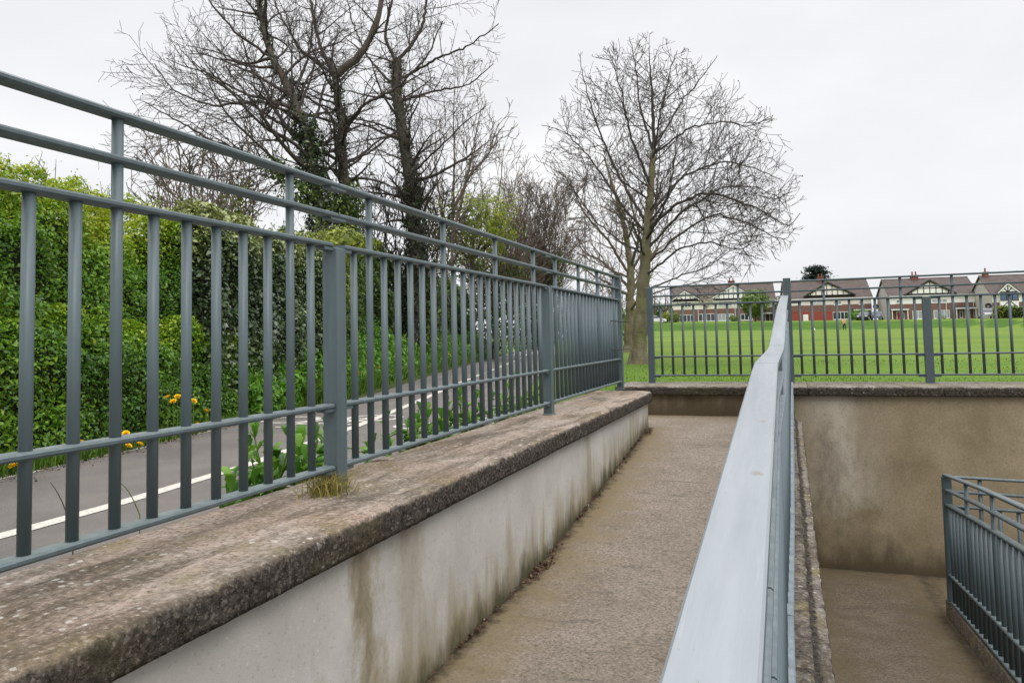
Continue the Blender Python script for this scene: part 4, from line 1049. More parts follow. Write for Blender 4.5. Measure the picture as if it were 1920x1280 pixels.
limbs = [(w2([(655, 735, 0), (652, 520, 0), (648, 380, 0), (640, 240, 0), (628, 145, 0), (615, 110, 0)]), .185, .07, .5),
         (w2([(628, 145, 0), (600, 90, -.2), (585, 20, -.3), (570, -90, -.3)]), 0.050, .02, .15),
         (w2([(630, 140, 0), (675, 105, .2), (705, 50, .3), (720, -20, .4), (725, -110, .5)]), .10, .03, .15),
         (w2([(640, 240, 0), (690, 190, -.4), (740, 170, -.7), (800, 110, -.9), (830, 40, -1.0)]), 0.043, .012, .15),
         (w2([(625, 140, 0), (560, 90, .6), (520, 20, .9), (500, -70, 1.1)]), 0.040, .012, .15),
         (w2([(645, 320, 0), (700, 280, .5), (750, 240, .8), (790, 170, .9)]), 0.032, .01, .15)]
tree('ivy_clad_tree', 'upright middle bare tree forking high above the hedge', 'tree', base, limbs, Ql, 22, BARK, TWIG, ivy=[(0, .05, .60, 7000, .28, .085, LF_MIX), (0, .5, .95, 1600, .13, .06, LF_IVY_DARK)], buds=.2)
w3 = Wl(18)
base = W(778, 715, 18)
limbs = [(w3([(778, 715, 0), (779, 560, 0), (780, 450, 0), (768, 330, 0), (752, 230, 0), (742, 160, 0), (745, 110, 0)]), .22, .13, .45),
         (w3([(745, 120, 0), (720, 70, -.2), (735, 0, -.3), (740, -90, -.3)]), 0.050, .02, .15),
         (w3([(745, 115, 0), (790, 60, .3), (800, 0, .5), (815, -90, .6)]), 0.054, .02, .15),
         (w3([(748, 150, 0), (820, 110, -.5), (880, 85, -.9), (935, 45, -1.1)]), 0.043, .012, .12),
         (w3([(750, 190, 0), (820, 170, .7), (880, 160, 1.1), (925, 120, 1.3)]), 0.040, .012, .12),
         (w3([(742, 165, 0), (690, 110, .6), (660, 40, .9), (640, -50, 1.1)]), 0.040, .012, .15),
         (w3([(768, 330, 0), (830, 270, -.6), (870, 230, -.9), (910, 200, -1.1)]), 0.032, .01, .12),
         (w3([(770, 340, 0), (720, 300, .5), (690, 250, .8)]), 0.029, .01, .15)]
tree('ivy_clad_tree', 'thick ivy wrapped tree with a round crown, rightmost of the three trunks', 'tree', base, limbs, Ql, 23, BARK, TWIG, ivy=[(0, .05, .60, 5200, .17, .08, LF_IVY_DARK), (0, .55, 1.0, 2200, .22, .06, LF_IVY_DARK)], buds=.2)

# pale slender trees and thickets further along the path
Qt = dict(step=[.35, .28, .2, .15], up=[.04, .05, .05, .04], wander=[.06, .08, .1, .1], dens=[2.3, 2.6, 3.4, 3], t0=[.25, .15, .1, .1], ang=[.55, .55, .6, .6], ratio=[.45, .5, .5, .5], rmin=.0088, lmin=.35, max=3)
def slim(label, seed, Y, stems, r=.09, Q=Qt, twig=TWIG_WARM, name='slender_tree', cat='tree', ivy=None):
    b = W(stems[0][0][0], stems[0][0][1], Y); limbs = [([W(a, c, Y+.5*k*(-1)**k) for a, c in st], r*(1 if k == 0 else .7), .01, .2) for k, st in enumerate(stems)]
    return tree(name, label, cat, b, limbs, Q, seed, TWIG_WARM, twig, ivy=ivy)
slim('slender pale bare tree just right of the thick ivy wrapped trunk', 31, 24, [[(850, 700), (848, 480), (850, 380), (852, 300), (850, 210), (853, 150)], [(849, 440), (875, 340), (890, 260), (905, 190)], [(849, 460), (825, 380), (815, 300), (818, 220)], [(849, 400), (880, 330), (915, 290), (935, 230)]])
slim('slender bare tree standing above the thicket left of the lamp post', 32, 30, [[(925, 690), (925, 480), (930, 400), (940, 330), (945, 270)], [(926, 440), (905, 370), (900, 310)], [(927, 430), (960, 370), (975, 310)], [(926, 470), (965, 420), (985, 360)]], .08)
Qb = dict(step=[.3, .25, .2, .15], up=[.05, .05, .05, .04], wander=[.08, .1, .12, .12], dens=[3.6, 3.4, 3.6, 3], t0=[.12, .1, .1, .1], ang=[.5, .55, .6, .6], ratio=[.42, .5, .5, .5], rmin=.0095, lmin=.3, max=3)
def thicket(label, seed, Y, x0, x1, ytop, ybase, n, leaf=None, twig=TWIG_WARM, r=.03):
    rs = np.random.RandomState(seed); b = W((x0+x1)/2, ybase, Y); limbs = []
    for k in range(n):
        x = x0+(x1-x0)*(k+.5)/n; tilt = (x-(x0+x1)/2)/(x1-x0)*60; yt = ytop+40*rs.rand()+30*abs((x-(x0+x1)/2)/(x1-x0)); dy = rs.rand()*2-1
        limbs.append(([W(x-tilt*.7, ybase, Y+dy), W(x-tilt*.2, lerp(ybase, yt, .45), Y+dy), W(x+tilt*.2, lerp(ybase, yt, .75), Y+dy*1.4), W(x+tilt*.6+rs.randn()*6, yt, Y+dy*1.8)], r, .008, .15))
    return tree('bare_thicket', label, 'thicket', b, limbs, Qb, seed, TWIG_WARM, twig, ivy=leaf)
thicket('reddish brown leafless thicket beside the lamp post', 41, 34, 955, 1052, 350, 655, 11, leaf=[(k, .0, .62, 420, .55, .15, LF_MIX) for k in range(0, 11, 1)])
thicket('brown leafless thicket behind the third railing panel', 42, 28, 880, 985, 395, 655, 9, leaf=[(k, .0, .7, 420, .5, .13, LF_MIX) for k in range(0, 9, 1)])
thicket('bare twiggy shrub rising behind the bright green hedge', 43, 12.5, 290, 470, 268, 560, 9, r=.018, leaf=[(7, .45, .8, 260, .3, .08, LF_YEL), (8, .45, .8, 260, .3, .08, LF_YEL), (6, .5, .75, 160, .3, .08, LF_YEL)])
thicket('dense bare undergrowth between the ivy clad trunks', 44, 19, 655, 850, 330, 640, 10, twig=TWIG, leaf=[(k, .0, .55, 300, .4, .11, LF_MIX) for k in range(10)])
thicket('low bare scrub beside the olive trunk at the path end', 45, 38, 1118, 1168, 490, 650, 5, leaf=[(k, .0, .5, 260, .6, .16, LF_MIX) for k in range(5)])

def leaf_ball(name, label, cat, c, rx, ry, rz_, n, size, mat, seed, trunk_h=None, lumps=.35, group=None, trunk_r=.08, core=True):
    rs = np.random.RandomState(seed); e = tag(empty(name, (c[0], c[1], c[2]-rz_-(trunk_h or 0))), label, cat, group)
    d = rs.randn(n, 3); d /= np.linalg.norm(d, axis=1, keepdims=True)
    k = np.array([1+lumps*(mnoise.noise(Vector((a*1.6+seed, b*1.6, q*1.6)))+.6*mnoise.noise(Vector((a*3.7+seed, b*3.7, q*3.7)))) for a, b, q in d])
    P = d*(k*(1-.45*rs.rand(n)**2))[:, None]*np.array([[rx, ry, rz_]]); P[:, 2] += rz_+(trunk_h or 0)
    hue = np.array([.5+.45*mnoise.noise(Vector((a*2.2+seed, b*2.2, q*2.2+4))) for a, b, q in d])+rs.randn(n)*.15
    link('crown' if trunk_h else 'foliage', leaf_mesh('foliage', P, d+np.array([[0, 0, .3]]), size, seed, hue, .7, .7), mat, e)
    ch = []
    hb = trunk_h or 0
    for q in range(7):
        dd = rs.randn(3); dd[2] = abs(dd[2])+.8; dd /= np.linalg.norm(dd); L_ = rz_*1.3
        ch.append(([np.array([0, 0, 0.0]), np.array([0, 0, hb+.1]), np.array([0, 0, hb+.1])+dd*L_*.5*np.array([rx/rz_, ry/rz_, 1]), np.array([0, 0, hb+.1])+dd*L_*np.array([rx/rz_, ry/rz_, 1])*.8], np.array([trunk_r, trunk_r*.9, trunk_r*.5, trunk_r*.2]), 2))
    link('trunk' if trunk_h else 'stems', tubes('stems', ch, [5]), BARK, e)
    return e
p = W(885, 425, 25.5); leaf_ball('green_bush', 'fresh green leafy bush rising behind the railing in front of the bare thickets', 'bush', p, 1.9, 1.5, 1.35, 5200, .10, LF_YEL, 51, lumps=.6, trunk_h=2.2)
p = W(655, 455, 12.2); leaf_ball('yellow_green_bush', 'yellow green leafy bush at the foot of the ivy clad trunks', 'bush', (p[0]-.3, p[1], p[2]), .75, .5, .30, 2200, .07, LF_YEL, 52, lumps=.5, trunk_h=1.6)

# lamp post down the path
lp = tag(empty('lamp_post', W(1102, 640, 45)), 'tall thin grey lamp post with two short cross arms between thicket and tree', 'lamp post')
b = Vector(lp.location); mb = MB(); top = W(1102, 404, 45)[2]-b.z
mb.cyl((0, 0, 0), (0, 0, 1.6), .11, .11, 10); mb.cyl((0, 0, 1.6), (0, 0, top), .085, .05, 10); mb.build('pole', plain('galvanised_pole', (.32, .34, .36), .5, .4), lp)
for z in (top-.12, top-.85): 
    mb = MB(); mb.box(-1.0, .22, -.05, .05, z-.03, z+.05); mb.box(-1.05, -.65, -.09, .09, z-.07, z-.03); mb.build('cross_arm', plain('lamp_arm_grey', (.12, .13, .14), .5), lp)
# ------------------------------------------------------------------ houses across the field
WHITE = plain('white_render', (.80, .785, .75), .85, .2, .06, 2)
CREAM = plain('cream_render', (.76, .72, .62), .85, .2, .06, 2)
PINKISH = plain('pale_pink_render', (.76, .70, .65), .85, .2, .06, 2)
GREYREN = plain('grey_pebbledash', (.45, .42, .39), .95, .1, .12, 8)
def brickm(name, a, b):
    m = Mat(name, .9, .15); t = m.n('ShaderNodeTexBrick'); t.inputs['Scale'].default_value = 4.2; m.l(m.co((1, 1, 1), (math.pi/2, 0, 0)), t.inputs[0])
    t.inputs['Color1'].default_value = (*a, 1); t.inputs['Color2'].default_value = (*b, 1); t.inputs['Mortar'].default_value = (.28, .22, .19, 1); t.inputs['Mortar Size'].default_value = .012
    m.color(m.mix(m.ramp(m.noise(.8, 4), [(.35, .0), (.7, .35)]), t.outputs[0], [x*.6 for x in a])); return m.m
BRICK = brickm('red_brown_brick', (.17, .086, .066), (.22, .12, .092))
REDWALL = plain('red_painted_wall', (.27, .062, .045), .8, .2, .1, 2)
def roofm():
    m = Mat('brown_roof_tiles', .85, .2)
    wv = m.n('ShaderNodeTexWave', wave_type='BANDS', bands_direction='Z'); wv.inputs['Scale'].default_value = 2.2; wv.inputs['Distortion'].default_value = .6; m.l(m.co(), wv.inputs[0])
    n = m.noise(1.1, 5); col = m.mix(m.ramp(n, [(.3, 0), (.7, 1)]), (.080, .064, .058), (.125, .10, .090)); col = m.mix(m.math('MULTIPLY', wv.outputs[0], .35), col, (.05, .038, .035))
    m.color(col); m.bump(wv.outputs[0], .5, .05); return m.m
ROOF = roofm()
TIMBER = plain('black_timber', (.018, .017, .018), .6); TRIM = plain('white_trim', (.72, .72, .70), .6)
PANE = Mat('window_glass', .08, .6).color((.035, .045, .055)).m; PANE_PALE = Mat('curtained_glass', .1, .6).color((.30, .32, .33)).m; PANE_BLUE = Mat('blue_glass', .08, .6).color((.06, .11, .19)).m
DOOR_RED = plain('red_door', (.42, .02, .035), .4); DOOR_YEL = plain('yellow_door', (.62, .36, .03), .4); DOOR_DK = plain('dark_door', (.04, .035, .04), .5)
CHBRICK = brickm('chimney_brick', (.16, .05, .042), (.20, .075, .06)); POT = plain('clay_pot', (.22, .09, .06), .8); PIPE = plain('white_pipe', (.7, .7, .7), .5)

def house(label, Y, px0, px1, pyb, ridge_px, eave_px, brick_px, upper, rz, gables, windows, doors, chims, porches, pipes, D=9.0, bays=(), trim=TRIM, lower=None):
    """px/py give the size of each feature on the front wall; depth, roof and ends are real"""
    o0 = at_y(px0, pyb, Y); o1 = at_y(px1, pyb, Y); Wd = o1.x-o0.x; sc = Wd/(px1-px0)
    e = tag(empty('semi_detached_house', (o0.x, Y, z_house((o0.x+o1.x)/2)-.02), rz), label, 'house', 'houses across the field'); zb = e.location.z
    X = lambda px: (px-px0)*sc
    def Z(py, px): return at_y(px, py, Y).z-zb
    mid = (px0+px1)/2; he = Z(eave_px, mid); hr = Z(ridge_px, mid); hb_ = Z(brick_px, mid)
    hr = he+(hr-he)*1.06
    mb = MB(); mb.prism([(0, 0), (D, 0), (D, he), (D/2, hr-.12), (0, he)], 'x', 0, Wd); mb.build('wall', GREYREN, e)
    mb = MB(); mb.box(.05, Wd-.05, -.06, .0-.002, hb_+.004, he-.02); mb.build('upper_wall', upper, e)
    mb = MB(); mb.box(-.02, Wd+.02, -.12, -.003, -.3, hb_); mb.build('brick_wall', BRICK, e)
    mb = MB(); s = (hr-he)/(D/2); ov = .35; t = .16
    for sg in (0, 1):
        f = (lambda y: y) if sg == 0 else (lambda y: D-y)
        y0, z0 = -ov, he-ov*s; pr = [(f(y0), z0), (f(D/2), hr), (f(D/2), hr+t), (f(y0), z0+t)]
        mb.prism(pr, 'x', -.25, Wd+.25)
    mb.cyl((-.25, D/2, hr+t), (Wd+.25, D/2, hr+t), .09, n=8)
    rf = mb.build('roof', ROOF, e)
    mb = MB(); mb.box(-.2, Wd+.2, -.45, -.36, he-ov*s-.05, he-ov*s+.09); mb.build('gutter', trim, e)
    for cx_, wpx, topz, pots in chims:
        mb = MB(); xx = X(cx_); w2_ = wpx*sc/2; zt = Z(topz, cx_)*1.03; mb.box(xx-w2_, xx+w2_, D/2-.55, D/2+.55, hr-1.2, zt); mb.box(xx-w2_-.06, xx+w2_+.06, D/2-.61, D/2+.61, zt, zt+.12); c = mb.build('chimney', CHBRICK, rf)
        for q in range(pots):
            mb = MB(); px_ = xx+w2_*((q+.5)/pots*2-1); mb.cyl((px_, D/2, zt+.10), (px_, D/2, zt+.62), .14, .11, 10); mb.cyl((px_, D/2, zt+.60), (px_, D/2, zt+.72), .15, .13, 10); mb.build('chimney_pot', POT, rf)
    for ax, ay, bx0, bx1, by, st in gables:
        xa, x0, x1 = X(ax), X(bx0), X(bx1); za, z0 = Z(ay, ax), Z(by, ax); fr_ = -.32
        g = MB(); g.prism([(x0, z0), (x1, z0), (xa, za)], 'y', fr_, .9); go = g.build('gable', upper if st != 'white' else WHITE, e)
        # gable roof slabs running back into the main roof
        dep = (za-he)/s+.3
        for (xs_, zs_) in ((x0, z0), (x1, z0)):
            d_ = Vector((xs_-xa, zs_-za)); L_ = d_.length; u_ = d_/L_; nrm = Vector((-u_.y, u_.x)); nrm = nrm if nrm.y > 0 else -nrm; tip = Vector((xs_, zs_))+u_*.25
            pr = [(xa, za+.01), tuple(tip+nrm*.01), tuple(tip+nrm*.15), (xa, za+.19)]
            r_ = MB(); r_.prism(pr, 'y', fr_-.22, dep); r_.build('gable_roof', ROOF, go)
            b_ = MB(); w_ = .17; pr = [(xa, za-.0), tuple(tip), tuple(tip-nrm*w_), (xa, za-.24)]; b_.prism(pr, 'y', fr_-.20, fr_-.10); b_.build('bargeboard', TRIM if st != 'dark' else TIMBER, go)
        tm = MB(); hgt = za-z0; wdt = .13
        tm.box(x0+.1, x1-.1, fr_-.06, fr_-.002, z0-.09, z0+.07)
        if st == 'fan':
            c = Vector((xa, z0))
            for an in (90, 48, 132):
                L_ = hgt*.72; d_ = Vector((math.cos(math.radians(an)), math.sin(math.radians(an)))); n_ = Vector((-d_.y, d_.x))*.06; a0, a1 = c+d_*.05, c+d_*L_; tm.prism([tuple(a0-n_), tuple(a0+n_), tuple(a1+n_), tuple(a1-n_)], 'y', fr_-.05, fr_-.003)
        else:
            zr_ = z0+hgt*.42; xl_, xr_ = lerp(x0, xa, .42), lerp(x1, xa, .42); tm.box(xl_+.05, xr_-.05, fr_-.055, fr_-.003, zr_-.055, zr_+.055)
            nn_ = max(4, int((x1-x0)/.85))
            for q in range(1, nn_):
                xx = x0+(x1-x0)*q/nn_; tt = (xx-x0)/(xa-x0) if xx < xa else (x1-xx)/(x1-xa); zt = z0+hgt*tt-.16
                if zt > z0+.15: tm.box(xx-.055, xx+.055, fr_-.05, fr_-.004, z0+.07, zt)
        tm.build('timber', TIMBER, go)
    for (a, b, c, d, kind) in windows:
        x0, x1 = X(a), X(b); z1, z0 = Z(c, (a+b)/2), max(.12, Z(d, (a+b)/2)); fr_ = -.13 if z0 < hb_-.3 else -.075
        f = MB(); w_ = .085; f.box(x0, x1, fr_-.05, fr_, z0, z0+w_); f.box(x0, x1, fr_-.05, fr_, z1-w_, z1); nm = max(1, round((x1-x0)/.75))
        for q in range(nm+1): xx = lerp(x0, x1-w_, q/nm); f.box(xx, xx+w_, fr_-.047, fr_, z0+w_, z1-w_)
        f.box(x0-.05, x1+.05, fr_-.1, fr_, z0-.07, z0-.002)
        fo_ = f.build('window', TRIM, e); g = MB(); g.box(x0+.02, x1-.02, fr_-.02, fr_+.012, z0+.02, z1-.02); g.build('pane', {'d': PANE, 'p': PANE_PALE, 'b': PANE_BLUE}[kind], fo_)
    for (a, b, c, m_) in doors:
        x0, x1 = X(a), X(b); g = MB(); g.box(x0, x1, -.20, -.122, -.2, Z(c, a)); do = g.build('door', m_, e, bevel=.01)
        g = MB(); g.box(x0-.12, x0-.005, -.23, -.122, -.2, Z(c, a)+.1); g.box(x1+.005, x1+.12, -.23, -.122, -.2, Z(c, a)+.1); g.box(x0-.12, x1+.12, -.23, -.122, Z(c, a)+.002, Z(c, a)+.12); g.build('door_frame', TRIM, e)
    for (a, b, c, d) in porches:
        x0, x1 = X(a), X(b); z1, z0 = Z(c, a), Z(d, a); g = MB(); g.prism([(-.125, z0+.25), (-.125, z1), (-1.15, z0+.12), (-1.15, z0)], 'x', x0, x1); po = g.build('porch_roof', ROOF, e)
        g = MB(); g.box(x0-.03, x1+.03, -1.22, -1.153, z0-.02, z0+.16); g.build('fascia', TRIM, po)
        for xx in (x0+.08, x1-.2):
            g = MB(); g.box(xx, xx+.12, -1.1, -.98, -.2, z0-.003); g.build('porch_post', TRIM, po)
    for a, c, d in pipes:
        g = MB(); xx = X(a); g.cyl((xx, -.19, max(0, Z(d, a))), (xx, -.19, Z(c, a)), .055, n=8); g.build('downpipe', PIPE, e)
    for (a, b, c, d) in bays:   # projecting black and white bay
        x0, x1 = X(a), X(b); z1, z0 = Z(c, a), Z(d, a); g = MB(); g.box(x0, x1, -.55, -.065, z0, z1); bo = g.build('bay', WHITE, e)
        zm = lerp(z0, z1, .50); g = MB(); g.box(x0+.08, x1-.08, -.58, -.552, zm+.1, z1-.15); g.build('bay_pane', PANE_BLUE, bo)
        g = MB(); w_ = .12
        for zz in (z0, zm-.06, z1-w_): g.box(x0-.01, x1+.01, -.61, -.551, zz, zz+w_)
        for q in range(4): xx = lerp(x0, x1-w_, q/3); g.box(xx, xx+w_, -.60, -.553, zm+.06, z1-w_)
        xm = (x0+x1)/2; g.box(xm-.05, xm+.05, -.595, -.553, z0+w_, zm-.06)
        for sg in (-1, 1):
            a0, a1 = Vector((xm+sg*.06, zm-.1)), Vector((xm+sg*(x1-x0)*.44, z0+w_)); d_ = (a1-a0).normalized(); n_ = Vector((-d_.y, d_.x))*.055; g.prism([tuple(a0-n_), tuple(a0+n_), tuple(a1+n_), tuple(a1-n_)], 'y', -.59, -.554)
        g.build('bay_timber', TIMBER, bo)
    return e
RZH = math.radians(6)
house('long tudor style house with two white edged gables, leftmost across the field', 150, 1263, 1455, 604, 534, 562, 578, CREAM, RZH,
      [(1286, 545, 1262, 1314, 561, 'white'), (1379, 534, 1334, 1424, 559, 'white')],
      [(1279, 1298, 565, 576, 'd'), (1350, 1376, 563, 574, 'p'), (1384, 1394, 564, 573, 'p'), (1275, 1303, 590, 606, 'd'), (1311, 1343, 588, 606, 'd'), (1348, 1378, 588, 606, 'p'), (1391, 1413, 588, 606, 'd')],
      [(1437, 1444, 588, DOOR_DK)], [(1378, 13, 526, 2)], [(1427, 1453, 582, 588)], [(1381, 560, 604), (1311, 578, 604)])
house('tudor style house with dark gable and bright red ground floor', 145, 1476, 1638, 602, 526, 557, 571, PINKISH, RZH,
      [(1556, 529, 1513, 1606, 553, 'dark')],
      [(1497, 1506, 560, 571, 'p'), (1526, 1552, 557, 568, 'p'), (1567, 1582, 563, 571, 'p'), (1614, 1624, 564, 570, 'p'), (1564, 1594, 584, 604, 'd')],
      [(1628, 1634, 585, DOOR_DK)], [(1551, 12, 519, 2)], [(1602, 1637, 577, 582)], [(1480, 571, 600)])
house('tudor style house with dark gable, a red door and a yellow door', 140, 1670, 1838, 600, 521, 551, 568, WHITE, RZH,
      [(1748, 525, 1701, 1796, 550, 'dark')],
      [(1683, 1689, 562, 568, 'd'), (1752, 1782, 560, 567, 'p'), (1713, 1746, 582, 603, 'p'), (1754, 1785, 581, 603, 'p'), (1692, 1697, 586, 603, 'd'), (1804, 1810, 583, 603, 'd')],
      [(1683, 1688, 585, DOOR_RED), (1815, 1822, 580, DOOR_YEL)], [(1735, 14, 515, 2)], [(1669, 1703, 577, 582), (1793, 1833, 574, 579)], [(1779, 566, 600), (1831, 566, 598)])
house('house with a black and white timbered bay, rightmost across the field', 134, 1862, 2010, 598, 514, 547, 565, WHITE, RZH,
      [(1893, 530, 1873, 1915, 547, 'fan')], [(1925, 1945, 552, 562, 'd')], [(1955, 1962, 580, DOOR_DK)], [(1851+22, 9, 509, 1)], [(1940, 1975, 574, 579)], [(1868, 566, 597)], bays=[(1876, 1912, 548.5, 578)])
p = W(1515, 603, 143); rw = tag(empty('boundary_wall', (p[0], 143, z_house(p[0])-.1)), 'bright red painted low front wall before the second house', 'wall')
mb = MB(); x0, x1 = W(1479, 600, 143)[0]-p[0], W(1562, 600, 143)[0]-p[0]; mb.box(x0, x1, -.1, .1, -.2, 1.55); mb.box(x0-.05, x1*.0-.6, -.14, .14, 1.553, 1.66); mb.build('wall_body', REDWALL, rw)
p = W(1511, 600, 141.5); cb = tag(empty('meter_cabinet', (p[0], 141.5, z_house(p[0])-.3)), 'small white cabinet in front of the red wall', 'cabinet')
mb = MB(); mb.box(-.42, .42, -.2, .2, 0, 1.25); mb.build('cabinet_body', TRIM, cb, bevel=.03); mb = MB(); mb.box(-.35, .35, -.225, -.202, .15, 1.1); mb.build('cabinet_door', PIPE, cb)
# satellite dishes on the grey end walls
for px, py, Y, lab in ((1642, 575, 141, 'round satellite dish between the second and third houses'), (1853, 574, 133.0, 'round satellite dish on the grey end wall of the rightmost house')):
    p = W(px, py, Y); ds_ = tag(empty('satellite_dish', p), lab, 'satellite dish'); mb = MB()
    mb.cyl((0, 0, 0), (0, -.12, .02), .12, .48, 16, caps=False); mb.build('dish', BLACK, ds_); mb = MB(); mb.cyl((0, 0, 0), (0, .9, -.2), .04, n=6); mb.cyl((0, 0, -.3), (0, -.5, -.1), .02, n=6); mb.build('arm', BLACK, ds_)

# cars parked by the houses
def car(label, loc, rz, colm):
    e = tag(empty('parked_car', loc, rz), label, 'car', 'cars parked by the houses')
    low = [(-2.1, .32), (-2.12, .62), (-1.95, .86), (-1.2, .93), (1.0, .93), (1.75, .84), (2.05, .70), (2.1, .34)]
    up_ = [(-1.75, .93), (-1.25, 1.40), (-.9, 1.46), (.25, 1.44), (.55, 1.36), (1.15, .93)]
    mb = MB(); mb.prism(low, 'y', -.84, .84); mb.prism([(-1.30, 1.395), (-.9, 1.465), (.25, 1.445), (.52, 1.37), (.35, 1.36), (-1.15, 1.36)], 'y', -.66, .66); mb.build('body', colm, e, bevel=.06)
    mb = MB(); n = len(up_); vs = [(x, -.80+.16*(z-.93)/.5, z) for x, z in up_]+[(x, .80-.16*(z-.93)/.5, z) for x, z in up_]; mb.add(vs, [tuple(range(n))[::-1], tuple(range(n, 2*n))]+[(i, (i+1) % n, n+(i+1) % n, n+i) for i in range(n)]); mb.build('glasshouse', PANE, e)
    for x in (-1.3, 1.3):
        for y in (-.80, .80):
            mb = MB(); mb.cyl((x, y-.1, .32), (x, y+.1, .32), .32, n=18); wo_ = mb.build('wheel', BLACK, e, bevel=.02); mb = MB(); mb.cyl((x, y-.11*(1 if y > 0 else 1.0), .32), (x, y+.11, .32), .19, n=14); mb.build('rim', PIPE, wo_)
    for y in (-.62, .62):
        mb = MB(); mb.box(2.0, 2.09, y-.16, y+.16, .60, .74); mb.build('headlight', TRIM, e, bevel=.02); mb = MB(); mb.box(-2.13, -2.08, y-.14, y+.14, .62, .80); mb.build('tail_light', REDWALL, e)
    return e
def carm(n, c): return Mat(n, .25, .6).color(c).m
for lab, px, py, Y, rz, c in (('black car with pale lights parked by the green shrub', 1622, 597, 136.5, 4.4, (.015, .015, .017)), ('blue grey car parked in the gap between the second and third houses', 1645, 597, 138, 1.45, (.10, .15, .20)),
                              ('silver car parked beside the hedge of the rightmost house', 1849, 592, 131, 1.5, (.45, .46, .47)), ('white car glimpsed past the olive tree trunk', 1228, 602, 140, .2, (.65, .66, .67))):
    p = W(px, py, Y); car(lab, (p[0], Y, ground_z(p[0], Y)+.0), rz, carm('car_paint', c))

# garden plants by the houses
p = W(1415, 572, 141); leaf_ball('garden_tree', 'round variegated green tree in front of the leftmost house', 'tree', (p[0], p[1], p[2]+.45), 2.6, 2.2, 2.5, 3800, .34, LF_GREEN, 61, trunk_h=1.3, lumps=.3, trunk_r=.14)
p = W(1251, 594, 142); leaf_ball('yellow_bush', 'rounded yellow green bush left of the leftmost house', 'bush', p, 1.15, 1.0, 1.0, 1100, .22, LF_YEL, 62, lumps=.2)
p = W(1266, 595, 145); leaf_ball('garden_shrub', 'small green shrub at the left corner of the leftmost house', 'bush', p, .9, .8, 1.1, 600, .22, LF_GREEN, 63)
p = W(1325, 572, 144); leaf_ball('blossom_shrub', 'thin pale blossom tree between the two white gables', 'tree', (p[0], p[1], p[2]+.6), 1.6, 1.4, 1.2, 520, .20, LF_CREAM, 64, trunk_h=1.5, lumps=.5, trunk_r=.06)
p = W(1610, 592, 139); leaf_ball('garden_shrub', 'spreading green shrub beside the black car', 'bush', p, 1.9, 1.3, 1.0, 1500, .22, LF_FRESH, 65, lumps=.4)
p = W(1376, 597, 146); leaf_ball('garden_shrub', 'low dark green shrub under the large white gable', 'bush', p, .9, .8, .6, 500, .2, LF_GREEN, 66)
p = W(1462, 575, 150); leaf_ball('garden_tree', 'dark green tree in the gap beside the pale handrail end', 'tree', p, 1.4, 1.3, 2.0, 900, .3, LF_IVY, 67, trunk_h=1.2)
p = W(1766, 596, 136); leaf_ball('garden_shrub', 'small shrub under the window of the house with two coloured doors', 'bush', (p[0], p[1], p[2]-.2), .7, .6, .55, 400, .18, LF_GREEN, 68)
for a, b, lab, m_, sd_ in ((1862, 1884, 'yellow green end of the clipped hedge before the rightmost house', LF_YEL, 71), (1884, 1975, 'clipped green hedge in front of the rightmost house', LF_GREEN, 72)):
    x0, x1 = W(a, 590, 128)[0], W(b, 590, 128)[0]; zg = ground_z((x0+x1)/2, 128); e = tag(empty('clipped_hedge', ((x0+x1)/2, 128, zg)), lab, 'hedge')
    rs = np.random.RandomState(sd_); n = int((x1-x0)*330); P = np.stack([(rs.rand(n)-.5)*(x1-x0), (rs.rand(n)-.5)*1.2, rs.rand(n)**.7*1.75], 1); P[:, 2] += .12*np.sin(P[:, 0]*2.1)
    link('foliage', leaf_mesh('foliage', P, np.tile([0, -.6, .6], (n, 1)), .24, sd_, None, .8, .7), m_, e); mb = MB(); mb.box(-(x1-x0)/2+.1, (x1-x0)/2-.1, -.4, .4, 0, 1.5); mb.build('inner_stems', HEDGE_CORE, e)
# dark cedar behind the roofs
cdx = W(1524, 540, 185); e = tag(empty('cedar_tree', (cdx[0], 185, 2)), 'dark cedar with flat tiers rising behind the second house roof', 'tree')
rs = np.random.RandomState(81); P = []; ch = [([(0, 0, 0), (0, 0, 6), (.2, 0, 9.5), (.6, 0, 12.2)], np.array([.5, .42, .3, .1]), 1)]
for k in range(30):
    t = k/29; z = 7.2+t*5.6; R_ = (1-.62*t**1.4)*3.6*(.65+.5*rs.rand()); az = rs.rand()*6.28; cx_, cy2 = math.cos(az)*R_*.72+.5*t, math.sin(az)*R_*.6; ch.append(([(0, 0, z-.5), (cx_*.5, cy2*.5, z-.1), (cx_, cy2, z)], np.array([.12, .08, .03]), 2))
    m_ = 220; d = rs.randn(m_, 3); P.append(np.stack([cx_+d[:, 0]*1.0, cy2+d[:, 1]*.9, z+d[:, 2]*.22-.08*(d[:, 0]**2)], 1))
P = np.concatenate(P); link('crown', leaf_mesh('crown', P, np.tile([0, 0, 1.], (len(P), 1)), .42, 82, None, .6, .6), LF_CEDAR, e); link('trunk', tubes('trunk', ch, [7]), BARK, e)
